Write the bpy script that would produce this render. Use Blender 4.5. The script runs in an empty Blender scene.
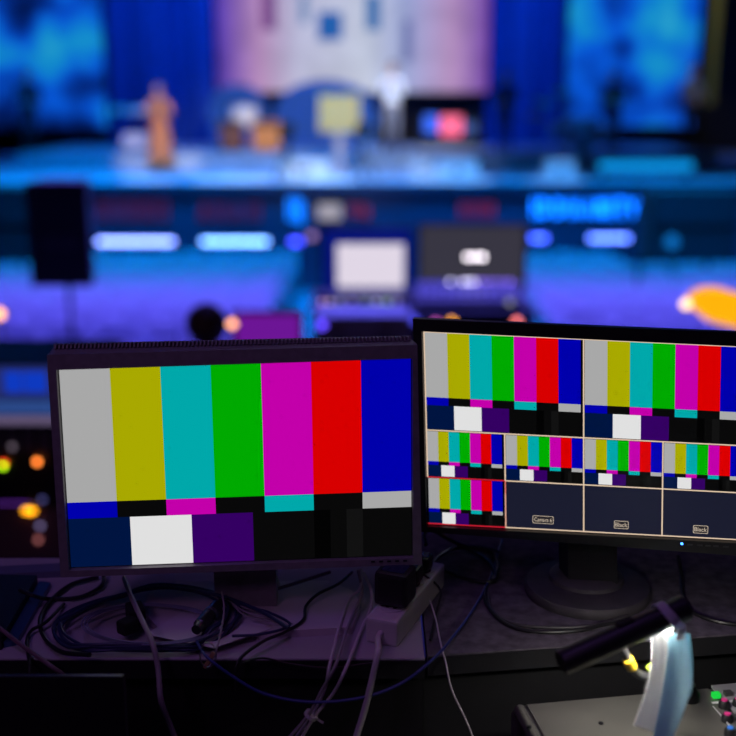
import bpy, bmesh, math, random
from mathutils import Vector, Matrix
random.seed(7)
D = bpy.data
SC = bpy.context.scene
COL = SC.collection

# ------------------------------------------------------------------ camera, world, lights, exposure
FPX = 1100.0
PITCH = math.radians(14.0)
CAMZ = 2.75
cam = D.cameras.new('camera')
cam.sensor_width = 36.0
cam.lens = 36.0 * FPX / 736.0
cam.clip_start = 0.05
cam.clip_end = 200
cam.dof.use_dof = True
cam.dof.focus_distance = 1.72
cam.dof.aperture_fstop = 1.68
cam_o = D.objects.new('camera', cam)
cam_o.location = (0, 0, CAMZ)
cam_o.rotation_euler = (math.pi / 2 - PITCH, 0, 0)
COL.objects.link(cam_o)
SC.camera = cam_o

SC.view_settings.view_transform = 'Standard'
SC.view_settings.look = 'None'
SC.view_settings.exposure = 0.0
SC.view_settings.gamma = 1.0
SC.view_settings.use_curve_mapping = False

world = D.worlds.new('hall_dark')
world.use_nodes = True
world.node_tree.nodes['Background'].inputs[0].default_value = (0.02, 0.02, 0.10, 1)
world.node_tree.nodes['Background'].inputs[1].default_value = 0.08
SC.world = world


def light(name, kind, loc, target, color, energy, size=1.0, size_y=None, spot=None, blend=0.4, spread=100):
    l = D.lights.new(name, kind)
    l.color = color
    l.energy = energy
    if kind == 'AREA':
        l.shape = 'RECTANGLE'
        l.size = size
        l.size_y = size_y or size
        l.spread = math.radians(spread)
    else:
        l.shadow_soft_size = size
    if kind == 'SPOT':
        l.spot_size = math.radians(spot)
        l.spot_blend = blend
    o = D.objects.new(name, l)
    o.location = loc
    d = Vector(target) - Vector(loc)
    o.rotation_euler = d.to_track_quat('-Z', 'Y').to_euler()
    COL.objects.link(o)
    return o


light('house_wash_purple', 'AREA', (-0.6, 0.6, 5.6), (-0.2, 1.7, 1.9), (0.47, 0.21, 1.0), 1.6, 1.6, spread=70)
light('rear_fill', 'AREA', (-2.5, -3.0, 6.5), (-0.9, 3.5, 1.2), (0.75, 0.36, 1.0), 3.0, 1.2, spread=60)  # added fill from behind the camera, lifts the rack and monitor fronts
light('audience_wash_blue', 'AREA', (0, 17.5, 8.2), (0, 17.0, 0), (0.0, 0.30, 1.0), 2700, 16, 1.5, spread=70)
light('audience_wash_violet', 'AREA', (0, 10.2, 8.0), (0, 10.2, 0), (0.13, 0.11, 1.0), 2300, 14, 2.0, spread=70)
light('stage_wash_cyan', 'AREA', (-3.6, 21.4, 8.3), (-3.6, 21.8, 1.2), (0.0, 0.26, 1.0), 430, 9, 1.6, spread=75)
light('stage_back_wash', 'AREA', (0, 26.5, 8.6), (0, 29.5, 3.0), (0.0, 0.12, 1.0), 430, 15, 1.0, spread=80)
light('stage_face_light', 'SPOT', (0.5, 12.5, 8.0), (-0.8, 23.0, 2.2), (1.0, 0.9, 0.86), 2600, 0.3, spot=34, blend=0.6)
light('fill_spot', 'SPOT', (-3.0, 12.0, 8.4), (-4.28, 22.6, 2.2), (1.0, 0.72, 0.55), 6000, 0.15, spot=8.5, blend=0.5)  # added spot, warms the singer's gown against the blue wash
light('fill_spot', 'SPOT', (0.0, 12.0, 8.4), (0.53, 24.0, 2.7), (0.92, 0.95, 1.0), 7000, 0.15, spot=7.5, blend=0.5)  # added narrow spot, whitens the man's pale shirt
light('fill_spot', 'SPOT', (-1.0, 12.0, 8.4), (-2.5, 24.6, 1.9), (1.0, 0.78, 0.6), 4200, 0.15, spot=6.5, blend=0.5)  # added spot, brightens the brown amplifiers
light('fill_spot', 'SPOT', (6.0, 12.0, 8.4), (7.15, 24.0, 2.9), (0.85, 0.9, 1.0), 1500, 0.15, spot=6.0, blend=0.5)  # added cool spot, brightens the musician at the right end
light('banner_fill_spot', 'SPOT', (9.0, 25.5, 8.4), (9.0, 28.5, 3.6), (1.0, 0.85, 0.4), 160, 0.1, spot=30, blend=0.5)  # added warm spot, makes the yellow banner visible
for i, (sx, sy, tx, ty, e, sp) in enumerate([(-4.6, 20.0, -4.1, 20.8, 2600, 9), (-1.5, 20, -2.5, 20.7, 3000, 14),
                                              (0, 20, -0.9, 20.8, 3200, 14), (2.5, 20, 1.6, 20.7, 2400, 13),
                                              (3.4, 20, 3.5, 20.7, 1800, 9)]):
    light('stage_beam', 'SPOT', (sx, sy, 8.4), (tx, ty, 1.2), (0.75, 0.92, 1.0), e, 0.12, spot=sp)


# ------------------------------------------------------------------ helpers
def ray(px, py):
    return Vector(((px - 368) / FPX,
                   math.cos(PITCH) + (368 - py) / FPX * math.sin(PITCH),
                   -math.sin(PITCH) + (368 - py) / FPX * math.cos(PITCH)))


CAM = Vector((0, 0, CAMZ))


def at(px, py, Y):
    d = ray(px, py)
    return CAM + d * (Y / d.y)


def gp(px, py, z):
    d = ray(px, py)
    return CAM + d * ((z - CAMZ) / d.z)


def lin(c):
    c /= 255.0
    return c / 12.92 if c <= 0.04045 else ((c + 0.055) / 1.055) ** 2.4


def rgb(r, g, b):
    return (lin(r), lin(g), lin(b), 1.0)


MATS = {}


def mat(name, col, rough=0.6, metal=0.0, noise=0.0, scale=30.0, spec=0.5, coat=0.0, bump=0.0, trans=0.0):
    if name in MATS:
        return MATS[name]
    m = D.materials.new(name)
    m.use_nodes = True
    nt = m.node_tree
    b = nt.nodes['Principled BSDF']
    b.inputs['Base Color'].default_value = col
    b.inputs['Roughness'].default_value = rough
    b.inputs['Metallic'].default_value = metal
    b.inputs['Specular IOR Level'].default_value = spec
    b.inputs['Coat Weight'].default_value = coat
    b.inputs['Transmission Weight'].default_value = trans
    if noise or bump:
        tc = nt.nodes.new('ShaderNodeTexCoord')
        n = nt.nodes.new('ShaderNodeTexNoise')
        n.inputs['Scale'].default_value = scale
        n.inputs['Detail'].default_value = 5
        nt.links.new(tc.outputs['Object'], n.inputs['Vector'])
        if noise:
            r = nt.nodes.new('ShaderNodeValToRGB')
            lo = [max(0, c * (1 - noise)) for c in col[:3]] + [1]
            hi = [min(1, c * (1 + noise)) for c in col[:3]] + [1]
            r.color_ramp.elements[0].position = 0.3
            r.color_ramp.elements[1].position = 0.7
            r.color_ramp.elements[0].color = lo
            r.color_ramp.elements[1].color = hi
            nt.links.new(n.outputs['Fac'], r.inputs['Fac'])
            nt.links.new(r.outputs['Color'], b.inputs['Base Color'])
        if bump:
            bp = nt.nodes.new('ShaderNodeBump')
            bp.inputs['Strength'].default_value = bump
            bp.inputs['Distance'].default_value = 0.002
            nt.links.new(n.outputs['Fac'], bp.inputs['Height'])
            nt.links.new(bp.outputs['Normal'], b.inputs['Normal'])
    MATS[name] = m
    return m


def emit(name, col, strength=1.0, gloss=None):
    """self-lit surface (screens, lamps)."""
    if name in MATS:
        return MATS[name]
    m = D.materials.new(name)
    m.use_nodes = True
    b = m.node_tree.nodes['Principled BSDF']
    b.inputs['Base Color'].default_value = (0.002, 0.002, 0.002, 1)
    b.inputs['Roughness'].default_value = 0.35 if gloss is None else gloss
    b.inputs['Specular IOR Level'].default_value = 0.12
    b.inputs['Emission Color'].default_value = col
    b.inputs['Emission Strength'].default_value = strength
    MATS[name] = m
    return m


class MB:
    """collects shapes in world coordinates; build() makes ONE mesh object."""

    def __init__(self, M=None):
        self.v, self.f, self.mi, self.M = [], [], [], M

    def add(self, verts, faces, mi=0, M=None):
        M = M if M is not None else self.M
        o = len(self.v)
        for p in verts:
            p = Vector(p)
            self.v.append(M @ p if M is not None else p)
        for f in faces:
            self.f.append([i + o for i in f])
            self.mi.append(mi)
        return self

    def box(self, a, b, mi=0, bev=0.0, M=None):
        x0, y0, z0 = a
        x1, y1, z1 = b
        if bev <= 0:
            vs = [(x, y, z) for z in (z0, z1) for y in (y0, y1) for x in (x0, x1)]
            fs = [(0, 2, 3, 1), (4, 5, 7, 6), (0, 1, 5, 4), (2, 6, 7, 3), (0, 4, 6, 2), (1, 3, 7, 5)]
            return self.add(vs, fs, mi, M)
        bm = bmesh.new()
        bmesh.ops.create_cube(bm, size=1)
        for v in bm.verts:
            v.co = Vector(((x0 + x1) / 2 + v.co.x * (x1 - x0), (y0 + y1) / 2 + v.co.y * (y1 - y0),
                           (z0 + z1) / 2 + v.co.z * (z1 - z0)))
        bmesh.ops.bevel(bm, geom=bm.edges[:] , offset=bev, segments=2, affect='EDGES', profile=0.6)
        bm.verts.index_update()
        self.add([v.co.copy() for v in bm.verts], [[v.index for v in f.verts] for f in bm.faces], mi, M)
        bm.free()
        return self

    def quad(self, pts, mi=0, M=None):
        return self.add(pts, [tuple(range(len(pts)))], mi, M)

    def prism(self, poly, z0, z1, mi=0, M=None):
        n = len(poly)
        vs = [(p[0], p[1], z0) for p in poly] + [(p[0], p[1], z1) for p in poly]
        fs = [tuple(range(n))[::-1], tuple(range(n, 2 * n))]
        fs += [(i, (i + 1) % n, n + (i + 1) % n, n + i) for i in range(n)]
        return self.add(vs, fs, mi, M)

    def extrude(self, poly, off, mi=0, M=None):
        """polygon of 3-D points pushed along off."""
        n = len(poly)
        vs = [Vector(p) for p in poly] + [Vector(p) + Vector(off) for p in poly]
        fs = [tuple(range(n))[::-1], tuple(range(n, 2 * n))]
        fs += [(i, (i + 1) % n, n + (i + 1) % n, n + i) for i in range(n)]
        return self.add(vs, fs, mi, M)

    def tube(self, path, r, seg=10, mi=0, cap=True, M=None, flat=1.0):
        path = [Vector(p) for p in path]
        n = len(path)
        rs = r if isinstance(r, (list, tuple)) else [r] * n
        t = (path[1] - path[0]).normalized()
        up = Vector((0, 0, 1)) if abs(t.z) < 0.9 else Vector((0, 1, 0))
        nx = t.cross(up).normalized()
        vs, fs = [], []
        for i in range(n):
            if i == 0:
                t = path[1] - path[0]
            elif i == n - 1:
                t = path[-1] - path[-2]
            else:
                t = path[i + 1] - path[i - 1]
            if t.length < 1e-9:
                t = Vector((0, 0, 1))
            t.normalize()
            nx = (nx - t * nx.dot(t))
            if nx.length < 1e-6:
                nx = t.orthogonal()
            nx.normalize()
            ny = t.cross(nx)
            for k in range(seg):
                a = 2 * math.pi * k / seg
                vs.append(path[i] + nx * (math.cos(a) * rs[i]) + ny * (math.sin(a) * rs[i] * flat))
        for i in range(n - 1):
            for k in range(seg):
                k2 = (k + 1) % seg
                fs.append((i * seg + k, i * seg + k2, (i + 1) * seg + k2, (i + 1) * seg + k))
        if cap:
            fs.append(tuple(range(seg))[::-1])
            fs.append(tuple(range((n - 1) * seg, n * seg)))
        return self.add(vs, fs, mi, M)

    def lathe(self, prof, seg=24, mi=0, M=None):
        """prof: list of (r, z) from bottom to top."""
        vs, fs = [], []
        n = len(prof)
        for r, z in prof:
            for k in range(seg):
                a = 2 * math.pi * k / seg
                vs.append((r * math.cos(a), r * math.sin(a), z))
        for i in range(n - 1):
            for k in range(seg):
                k2 = (k + 1) % seg
                fs.append((i * seg + k, i * seg + k2, (i + 1) * seg + k2, (i + 1) * seg + k))
        fs.append(tuple(range(seg))[::-1])
        fs.append(tuple(range((n - 1) * seg, n * seg)))
        return self.add(vs, fs, mi, M)

    def ball(self, c, r, mi=0, seg=12, rings=8, M=None, sc=(1, 1, 1)):
        prof = []
        vs, fs = [], []
        for i in range(1, rings):
            a = math.pi * i / rings
            for k in range(seg):
                b = 2 * math.pi * k / seg
                vs.append((c[0] + r * sc[0] * math.sin(a) * math.cos(b), c[1] + r * sc[1] * math.sin(a) * math.sin(b),
                           c[2] - r * sc[2] * math.cos(a)))
        bot = len(vs)
        vs.append((c[0], c[1], c[2] - r * sc[2]))
        top = len(vs)
        vs.append((c[0], c[1], c[2] + r * sc[2]))
        for i in range(rings - 2):
            for k in range(seg):
                k2 = (k + 1) % seg
                fs.append((i * seg + k, i * seg + k2, (i + 1) * seg + k2, (i + 1) * seg + k))
        for k in range(seg):
            k2 = (k + 1) % seg
            fs.append((bot, k2, k))
            fs.append((top, (rings - 2) * seg + k, (rings - 2) * seg + k2))
        return self.add(vs, fs, mi, M)

    def build(self, name, mats, parent=None, smooth=False, loc=None):
        me = D.meshes.new(name)
        org = Vector((0, 0, 0))
        if parent is not None:
            org = root_loc(parent)
        elif loc is not None:
            org = Vector(loc)
        me.from_pydata([tuple(p - org) for p in self.v], [], self.f)
        if not isinstance(mats, (list, tuple)):
            mats = [mats]
        for m in mats:
            me.materials.append(m)
        for p, i in zip(me.polygons, self.mi):
            p.material_index = i
            p.use_smooth = smooth
        me.update()
        if smooth:
            try:
                me.set_sharp_from_angle(angle=math.radians(40))
            except Exception:
                pass
        bm = bmesh.new()
        bm.from_mesh(me)
        bmesh.ops.recalc_face_normals(bm, faces=bm.faces)
        bm.to_mesh(me)
        bm.free()
        o = D.objects.new(name, me)
        COL.objects.link(o)
        if parent is not None:
            o.parent = parent
        elif loc is not None:
            o.location = org
        return o


def root_loc(o):
    while o.parent is not None:
        o = o.parent
    return Vector(o.location)


def tag(o, label, cat, group=None, kind=None):
    if label:
        o['label'] = label
    if cat:
        o['category'] = cat
    if group:
        o['group'] = group
    if kind:
        o['kind'] = kind
    return o


def thing(name, label, cat, loc, group=None):
    o = D.objects.new(name, None)
    o.empty_display_size = 0.1
    COL.objects.link(o)
    o.location = loc
    return tag(o, label, cat, group)


def struct(o):
    o['kind'] = 'structure'
    return o


def catmull(pts, sub=8):
    P = [Vector(p) for p in pts]
    P = [P[0] * 2 - P[1]] + P + [P[-1] * 2 - P[-2]]
    out = []
    for i in range(1, len(P) - 2):
        p0, p1, p2, p3 = P[i - 1], P[i], P[i + 1], P[i + 2]
        for k in range(sub):
            t = k / sub
            out.append(0.5 * ((2 * p1) + (p2 - p0) * t + (2 * p0 - 5 * p1 + 4 * p2 - p3) * t * t
                              + (3 * p1 - p0 - 3 * p2 + p3) * t ** 3))
    out.append(P[-2])
    return out


def Rz(a):
    return Matrix.Rotation(a, 4, 'Z')


def T(v):
    return Matrix.Translation(Vector(v))


# common materials
black_plastic = mat('black_plastic', (0.012, 0.012, 0.014, 1), 0.42, noise=0.15, scale=60)
grey_plastic = mat('charcoal_plastic', (0.23, 0.21, 0.22, 1), 0.5, noise=0.12, scale=80)
matt_black = mat('matt_black', (0.004, 0.004, 0.006, 1), 0.85, noise=0.2, scale=20)
dark_metal = mat('dark_metal', (0.03, 0.03, 0.035, 1), 0.4, metal=0.8)
steel = mat('brushed_steel', (0.55, 0.55, 0.58, 1), 0.35, metal=1.0)
white_plastic = mat('white_plastic', (0.62, 0.58, 0.58, 1), 0.45, noise=0.06, scale=40)

# ------------------------------------------------------------------ the hall
hall_wall = mat('hall_wall_paint', (0.02, 0.022, 0.03, 1), 0.8, noise=0.2, scale=3)
floor_m = mat('hall_floor_carpet', (0.05, 0.055, 0.09, 1), 0.85, noise=0.3, scale=14)


def fz(Y):
    """height of the raked hall floor."""
    return -0.054 * min(14.0, max(0.0, Y - 6.0))


struct(MB().extrude([(-11, -4, 0), (-11, 6, 0), (-11, 20, fz(20)), (-11, 31.2, fz(20)), (-11, 31.2, -1.1), (-11, -4, -1.1)], (22, 0, 0)).build('floor', floor_m))
struct(MB().box((-11.2, -4, -1.1), (-11, 31.2, 9)).build('wall_left', hall_wall))
struct(MB().box((11, -4, -1.1), (11.2, 31.2, 9)).build('wall_right', hall_wall))
struct(MB().box((-11, 31.0, -1.1), (11, 31.2, 9)).build('wall_back', hall_wall))
struct(MB().box((-11, -4.2, 0), (11, -4, 9)).build('wall_rear', hall_wall))
struct(MB().box((-11.2, -4.2, 9), (11.2, 31.2, 9.2)).build('ceiling', hall_wall))
PLAT = 1.15
struct(MB().box((-4.0, -3.5, 0), (4.0, 2.7, PLAT)).build('floor_control_platform',
                                                        mat('platform_board', (0.01, 0.01, 0.012, 1), 0.8, noise=0.3, scale=8)))
# stage deck, band riser
stage_floor = mat('stage_deck_gloss', (0.32, 0.42, 0.5, 1), 0.35, noise=0.12, scale=2.0)
stage_front = mat('stage_fascia_blue', (0.02, 0.03, 0.075, 1), 0.6, noise=0.2, scale=4)
SZ = 1.2
st = struct(MB().box((-10.9, 20.0, 1.08), (10.9, 30.9, SZ)).build('floor_stage', stage_floor))
struct(MB().box((-10.9, 20.06, fz(20)), (10.9, 20.2, 1.08)).build('trim_1', stage_front))
struct(MB().box((-10.9, 19.97, 1.05), (10.9, 19.998, SZ - .004)).build('trim_2', stage_front))
RZ = 1.52
riser = struct(MB().box((-7.4, 23.6, SZ), (7.4, 28.2, RZ)).build('floor_band_riser', stage_floor))

# ------------------------------------------------------------------ backdrop of the stage
curtain_m = mat('blue_velvet', (0.03, 0.10, 0.30, 1), 0.9, noise=0.15, scale=5)


def curtain(px0, px1, Y, label):
    x0, x1 = at(px0, 60, Y).x, at(px1, 60, Y).x
    mb = MB()
    n = int((x1 - x0) / 0.05)
    vs, fs = [], []
    for i in range(n + 1):
        x = x0 + (x1 - x0) * i / n
        y = Y + 0.26 * math.sin(i * 0.23) + 0.06 * math.sin(i * 0.8)
        for z in (SZ + 0.02, 8.6):
            vs.append((x, y, z))
    for i in range(n + 1):
        x, y, z = vs[2 * i]
        for z in (SZ + 0.02, 8.6):
            vs.append((x, y + 0.02, z))
    m = 2 * (n + 1)
    for i in range(n):
        fs.append((2 * i, 2 * i + 2, 2 * i + 3, 2 * i + 1))
        fs.append((m + 2 * i, m + 2 * i + 1, m + 2 * i + 3, m + 2 * i + 2))
    fs.append((0, 1, m + 1, m))
    fs.append((2 * n, m + 2 * n, m + 2 * n + 1, 2 * n + 1))
    mb.add(vs, fs)
    o = mb.build('stage_curtain', curtain_m, smooth=True, loc=((x0 + x1) / 2, Y, SZ))
    tag(o, label, 'curtain', 'blue stage curtains')


curtain(108, 216, 29.6, 'deep blue pleated curtain left of the pale centre video wall')
curtain(486, 562, 29.6, 'deep blue pleated curtain right of the pale centre video wall')


def cloud_screen(name, stops, scale, strength, seed):
    m = D.materials.new(name)
    m.use_nodes = True
    nt = m.node_tree
    b = nt.nodes['Principled BSDF']
    b.inputs['Base Color'].default_value = (0.01, 0.01, 0.012, 1)
    tc = nt.nodes.new('ShaderNodeTexCoord')
    mp = nt.nodes.new('ShaderNodeMapping')
    mp.inputs['Location'].default_value = (seed, 0, seed * 0.7)
    n = nt.nodes.new('ShaderNodeTexNoise')
    n.inputs['Scale'].default_value = scale
    n.inputs['Detail'].default_value = 3
    r = nt.nodes.new('ShaderNodeValToRGB')
    el = r.color_ramp.elements
    while len(el) < len(stops):
        el.new(0.5)
    for e, (p, c) in zip(el, stops):
        e.position = p
        e.color = c
    nt.links.new(tc.outputs['Object'], mp.inputs['Vector'])
    nt.links.new(mp.outputs['Vector'], n.inputs['Vector'])
    nt.links.new(n.outputs['Fac'], r.inputs['Fac'])
    nt.links.new(r.outputs['Color'], b.inputs['Emission Color'])
    b.inputs['Emission Strength'].default_value = strength
    return m


def ramp_screen(name, stops, strength):
    """video picture that changes from side to side (generated x)."""
    m = D.materials.new(name)
    m.use_nodes = True
    nt = m.node_tree
    b = nt.nodes['Principled BSDF']
    b.inputs['Base Color'].default_value = (0.01, 0.01, 0.012, 1)
    tc = nt.nodes.new('ShaderNodeTexCoord')
    sp = nt.nodes.new('ShaderNodeSeparateXYZ')
    r = nt.nodes.new('ShaderNodeValToRGB')
    el = r.color_ramp.elements
    while len(el) < len(stops):
        el.new(0.5)
    for e, (p, c) in zip(el, stops):
        e.position = p
        e.color = c
    n = nt.nodes.new('ShaderNodeTexNoise')
    n.inputs['Scale'].default_value = 1.3
    mx = nt.nodes.new('ShaderNodeMixRGB')
    mx.blend_type = 'MULTIPLY'
    mx.inputs[0].default_value = 0.55
    nt.links.new(tc.outputs['Generated'], sp.inputs[0])
    nt.links.new(sp.outputs['X'], r.inputs['Fac'])
    nt.links.new(tc.outputs['Object'], n.inputs['Vector'])
    nt.links.new(r.outputs['Color'], mx.inputs[1])
    nt.links.new(n.outputs['Fac'], mx.inputs[2])
    nt.links.new(mx.outputs['Color'], b.inputs['Emission Color'])
    b.inputs['Emission Strength'].default_value = strength
    return m


def video_wall(px0, px1, pyb, Y, ztop, m, label, extra=None):
    a, b = at(px0, pyb, Y), at(px1, pyb, Y)
    t = thing('video_wall', label, 'video wall', ((a.x + b.x) / 2, Y, SZ), 'video walls behind the stage')
    MB().box((a.x, Y, a.z), (b.x, Y + 0.03, ztop)).build('led_screen', m, t)
    fr = MB()
    w = 0.06
    fr.box((a.x - w, Y - 0.03, a.z - w), (a.x, Y + 0.12, ztop + w))
    fr.box((b.x, Y - 0.03, a.z - w), (b.x + w, Y + 0.12, ztop + w))
    fr.box((a.x, Y - 0.03, ztop), (b.x, Y + 0.12, ztop + w))
    fr.box((a.x, Y - 0.03, a.z - w), (b.x, Y + 0.12, a.z))
    fr.box((a.x, Y + 0.03, a.z), (b.x, Y + 0.12, ztop))
    fr.build('frame', matt_black, t)
    for s in (a.x + 0.3, b.x - 0.3):
        MB().box((s - 0.05, Y + 0.02, SZ), (s + 0.05, Y + 0.12, a.z)).build('support_leg', matt_black, t)
    if extra:
        extra(t, Y)
    return t


def windows(t, Y):
    for (x0, y0, x1, y1, c) in [(318, 12, 342, 40, (40, 105, 190)), (366, -6, 380, 30, (60, 120, 190)), (300, -6, 308, 24, (120, 150, 200)),
                                (262, -8, 275, 30, (130, 80, 150)), (402, 20, 412, 62, (120, 130, 190))]:
        a, b = at(x0, y1, Y - 0.012), at(x1, y0, Y - 0.012)
        MB().box((a.x, Y - 0.012, a.z), (b.x, Y - 0.002, b.z)).build('picture_block', emit('picture_%d' % x0, rgb(*c), 0.8), t)


video_wall(217, 488, 92, 29.5, 8.2,
           ramp_screen('video_picture_pale', [(0.0, rgb(60, 40, 170)), (0.06, rgb(130, 90, 180)), (0.16, rgb(190, 145, 190)),
                                              (0.3, rgb(195, 195, 222)), (0.55, rgb(205, 212, 230)), (0.7, rgb(165, 175, 220)),
                                              (0.86, rgb(195, 155, 200)), (1.0, rgb(110, 55, 165))], 1.15),
           'large pale pink and white video wall at stage centre', windows)
blue_stops = [(0.30, rgb(1, 6, 30)), (0.42, rgb(3, 40, 130)), (0.52, rgb(8, 90, 225)), (0.64, rgb(20, 150, 215)), (0.8, rgb(60, 190, 220))]
video_wall(-60, 108, 128, 29.3, 8.2, cloud_screen('video_picture_nebula', blue_stops, 0.55, 0.85, 3.1),
           'blue and cyan cloudy video wall on the left of the stage')
video_wall(564, 694, 126, 29.3, 8.2, cloud_screen('video_picture_nebula_dark', blue_stops, 0.6, 0.85, 8.4),
           'blue and cyan cloudy video wall on the right of the stage')
a, b = at(706, 105, 28.5), at(722, 0, 28.5)
t = thing('banner', 'tall narrow dull yellow banner at the far right of the stage', 'banner', ((a.x + b.x) / 2, 28.5, SZ))
MB().box((a.x, 28.5, a.z), (b.x, 28.53, b.z + 0.6)).build('cloth', mat('yellow_cloth', (0.5, 0.4, 0.04, 1), 0.8, noise=0.2, scale=6), t)
MB().tube([((a.x + b.x) / 2, 28.56, SZ), ((a.x + b.x) / 2, 28.56, b.z + 0.65)], 0.02).tube(
    [(a.x, 28.56, b.z + 0.62), (b.x, 28.56, b.z + 0.62)], 0.015).build('pole', dark_metal, t)

# ------------------------------------------------------------------ people
skin_m = mat('skin', (0.50, 0.27, 0.19, 1), 0.55, noise=0.08, scale=25)
hair_m = mat('dark_hair', (0.09, 0.045, 0.025, 1), 0.6, noise=0.4, scale=60)


def person(loc, rz, h, top, bottom, label, arms='down', hair=True, dress=False, hr=.1):
    """one continuous skinned body; +(-y) is the way it faces before rotation."""
    k = h / 1.75
    J = {'pelvis': ((0, 0, .95), (.150, .105)), 'waist': ((0, 0, 1.10), (.130, .095)), 'chest': ((0, .005, 1.30), (.165, .11)),
         'neck0': ((0, .01, 1.455), (.062, .06)), 'neck1': ((0, -.005, 1.53), (.055, .055)), 'jaw': ((0, -.02, 1.59), (.066, .078)),
         'head': ((0, -.005, 1.66), (.078, .098)), 'crown': ((0, 0, 1.72), (.06, .075))}
    E = [('pelvis', 'waist'), ('waist', 'chest'), ('chest', 'neck0'), ('neck0', 'neck1'), ('neck1', 'jaw'), ('jaw', 'head'), ('head', 'crown')]
    A = {'down': ((.23, .02, 1.12), (.25, -.06, .87), (.25, -.09, .78)), 'play': ((.25, -.03, 1.13), (.14, -.27, 1.08), (.09, -.34, 1.07)),
         'hold': ((.24, -.05, 1.14), (.10, -.24, 1.28), (.05, -.28, 1.36)), 'desk': ((.23, -.10, 1.16), (.20, -.34, 1.08), (.19, -.42, 1.06))}[arms]
    hands = []
    for s, n in ((-1, 'l'), (1, 'r')):
        J['sh' + n] = ((s * .185, .01, 1.40), (.062, .062))
        J['el' + n] = ((s * A[0][0], A[0][1], A[0][2]), (.043, .043))
        J['wr' + n] = ((s * A[1][0], A[1][1], A[1][2]), (.029, .025))
        J['pa' + n] = ((s * A[2][0], A[2][1], A[2][2]), (.038, .02))
        hands.append((Vector(J['wr' + n][0]), Vector(J['pa' + n][0]), s))
        J['hip' + n] = ((s * .095, 0, .88), (.09, .09))
        J['kn' + n] = ((s * .105, -.015, .49), (.058, .06))
        J['an' + n] = ((s * .11, .02, .09), (.04, .045))
        J['to' + n] = ((s * .125, -.15, .045), (.042, .03))
        E += [('chest', 'sh' + n), ('sh' + n, 'el' + n), ('el' + n, 'wr' + n), ('wr' + n, 'pa' + n), ('pelvis', 'hip' + n),
              ('hip' + n, 'kn' + n), ('kn' + n, 'an' + n), ('an' + n, 'to' + n)]
    names = list(J)
    me = D.meshes.new('skeleton')
    bm = bmesh.new()
    lay = bm.verts.layers.skin.verify()
    vs = {}
    for nme in names:
        v = bm.verts.new(J[nme][0])
        v[lay].radius = J[nme][1]
        v[lay].use_root = (nme == 'pelvis')
        vs[nme] = v
    for p, q in E:
        bm.edges.new((vs[p], vs[q]))
    bm.to_mesh(me)
    bm.free()
    tmp = D.objects.new('skeleton', me)
    COL.objects.link(tmp)
    tmp.modifiers.new('skin', 'SKIN')
    sb = tmp.modifiers.new('sub', 'SUBSURF')
    sb.levels = 2
    dg = bpy.context.evaluated_depsgraph_get()
    dg.update()
    body = D.meshes.new_from_object(tmp.evaluated_get(dg))
    D.objects.remove(tmp)
    bm = bmesh.new()
    bm.from_mesh(body)
    # fingers, nose, ears joined into the same body mesh
    ex = MB()
    for w, p, s in hands:
        d = (p - w).normalized()
        side = d.cross(Vector((0, -1, 0.2))).normalized()
        nrm = side.cross(d)
        for i, (o, ln) in enumerate([(-.027, .07), (-.009, .08), (.009, .075), (.027, .06)]):
            b0 = p + side * o
            ex.tube([b0 - d * .01, b0 + d * ln * .5, b0 + d * ln * .85 + nrm * ln * .25], [.009, .0085, .006], 6)
        b0 = w + (p - w) * 0.5 - side * .025 * s
        ex.tube([b0, b0 - side * .03 * s + d * .025, b0 - side * .035 * s + d * .055], [.011, .01, .007], 6)
    ex.tube([(0, -.09, 1.665), (0, -.118, 1.635), (0, -.095, 1.625)], [.008, .014, .01], 8)
    for s in (-1, 1):
        ex.ball((s * .08, .005, 1.645), .03, sc=(.35, .7, 1), seg=8, rings=6)
    off = len(bm.verts)
    new = [bm.verts.new(p) for p in ex.v]
    for f in ex.f:
        try:
            bm.faces.new([new[i] for i in f])
        except ValueError:
            pass
    pal = [hands[0][1], hands[1][1]]
    for f in bm.faces:
        c = f.calc_center_median()
        m = 1
        if c.z > 1.495:
            m = 0
        elif min((c - q).length for q in pal) < .11 and abs(c.x) > .04 and c.z < 1.45:
            m = 0
        elif c.z < .07:
            m = 3
        elif c.z < .97 and abs(c.x) < .21:
            m = 2
        f.material_index = m
        f.smooth = True
    bmesh.ops.recalc_face_normals(bm, faces=bm.faces)
    M = T(Vector((0, 0, 0))) @ Rz(rz) @ Matrix.Scale(k, 4)
    bmesh.ops.transform(bm, matrix=M, verts=bm.verts)
    bm.to_mesh(body)
    bm.free()
    idx = [p_.material_index for p_ in body.polygons]
    body.materials.clear()
    for m in (skin_m, top, bottom, black_plastic):
        body.materials.append(m)
    for p_, i_ in zip(body.polygons, idx):
        p_.material_index = i_
    r = thing('person', label, 'person', loc)
    o = D.objects.new('body', body)
    COL.objects.link(o)
    o.parent = r
    if hair:
        hb = MB(T(loc) @ M)
        hb.ball((0, .022, 1.675), hr, sc=(.90, 1.02, .92), seg=18, rings=12)
        keep = []
        hb2 = MB()
        hb2.v = hb.v
        Mi = (T(loc) @ M).inverted()
        for f in hb.f:
            c = sum((Mi @ hb.v[i] for i in f), Vector()) / len(f)
            if c.z > 1.69 or c.y > 0.02:
                keep.append(f)
        hb2.f = keep
        hb2.mi = [0] * len(keep)
        hb2.build('hair', hair_m, r, smooth=True)
        for s in (-1, 1):
            MB(T(loc) @ M).ball((s * .032, -.094, 1.66), .011, seg=8, rings=6).build('eye', black_plastic, r, smooth=True)
        MB(T(loc) @ M).ball((0, -.089, 1.585), .02, sc=(1.2, .5, .28), seg=10, rings=6).build('mouth', mat('lips', (.35, .1, .09, 1), .5), r, smooth=True)
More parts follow.
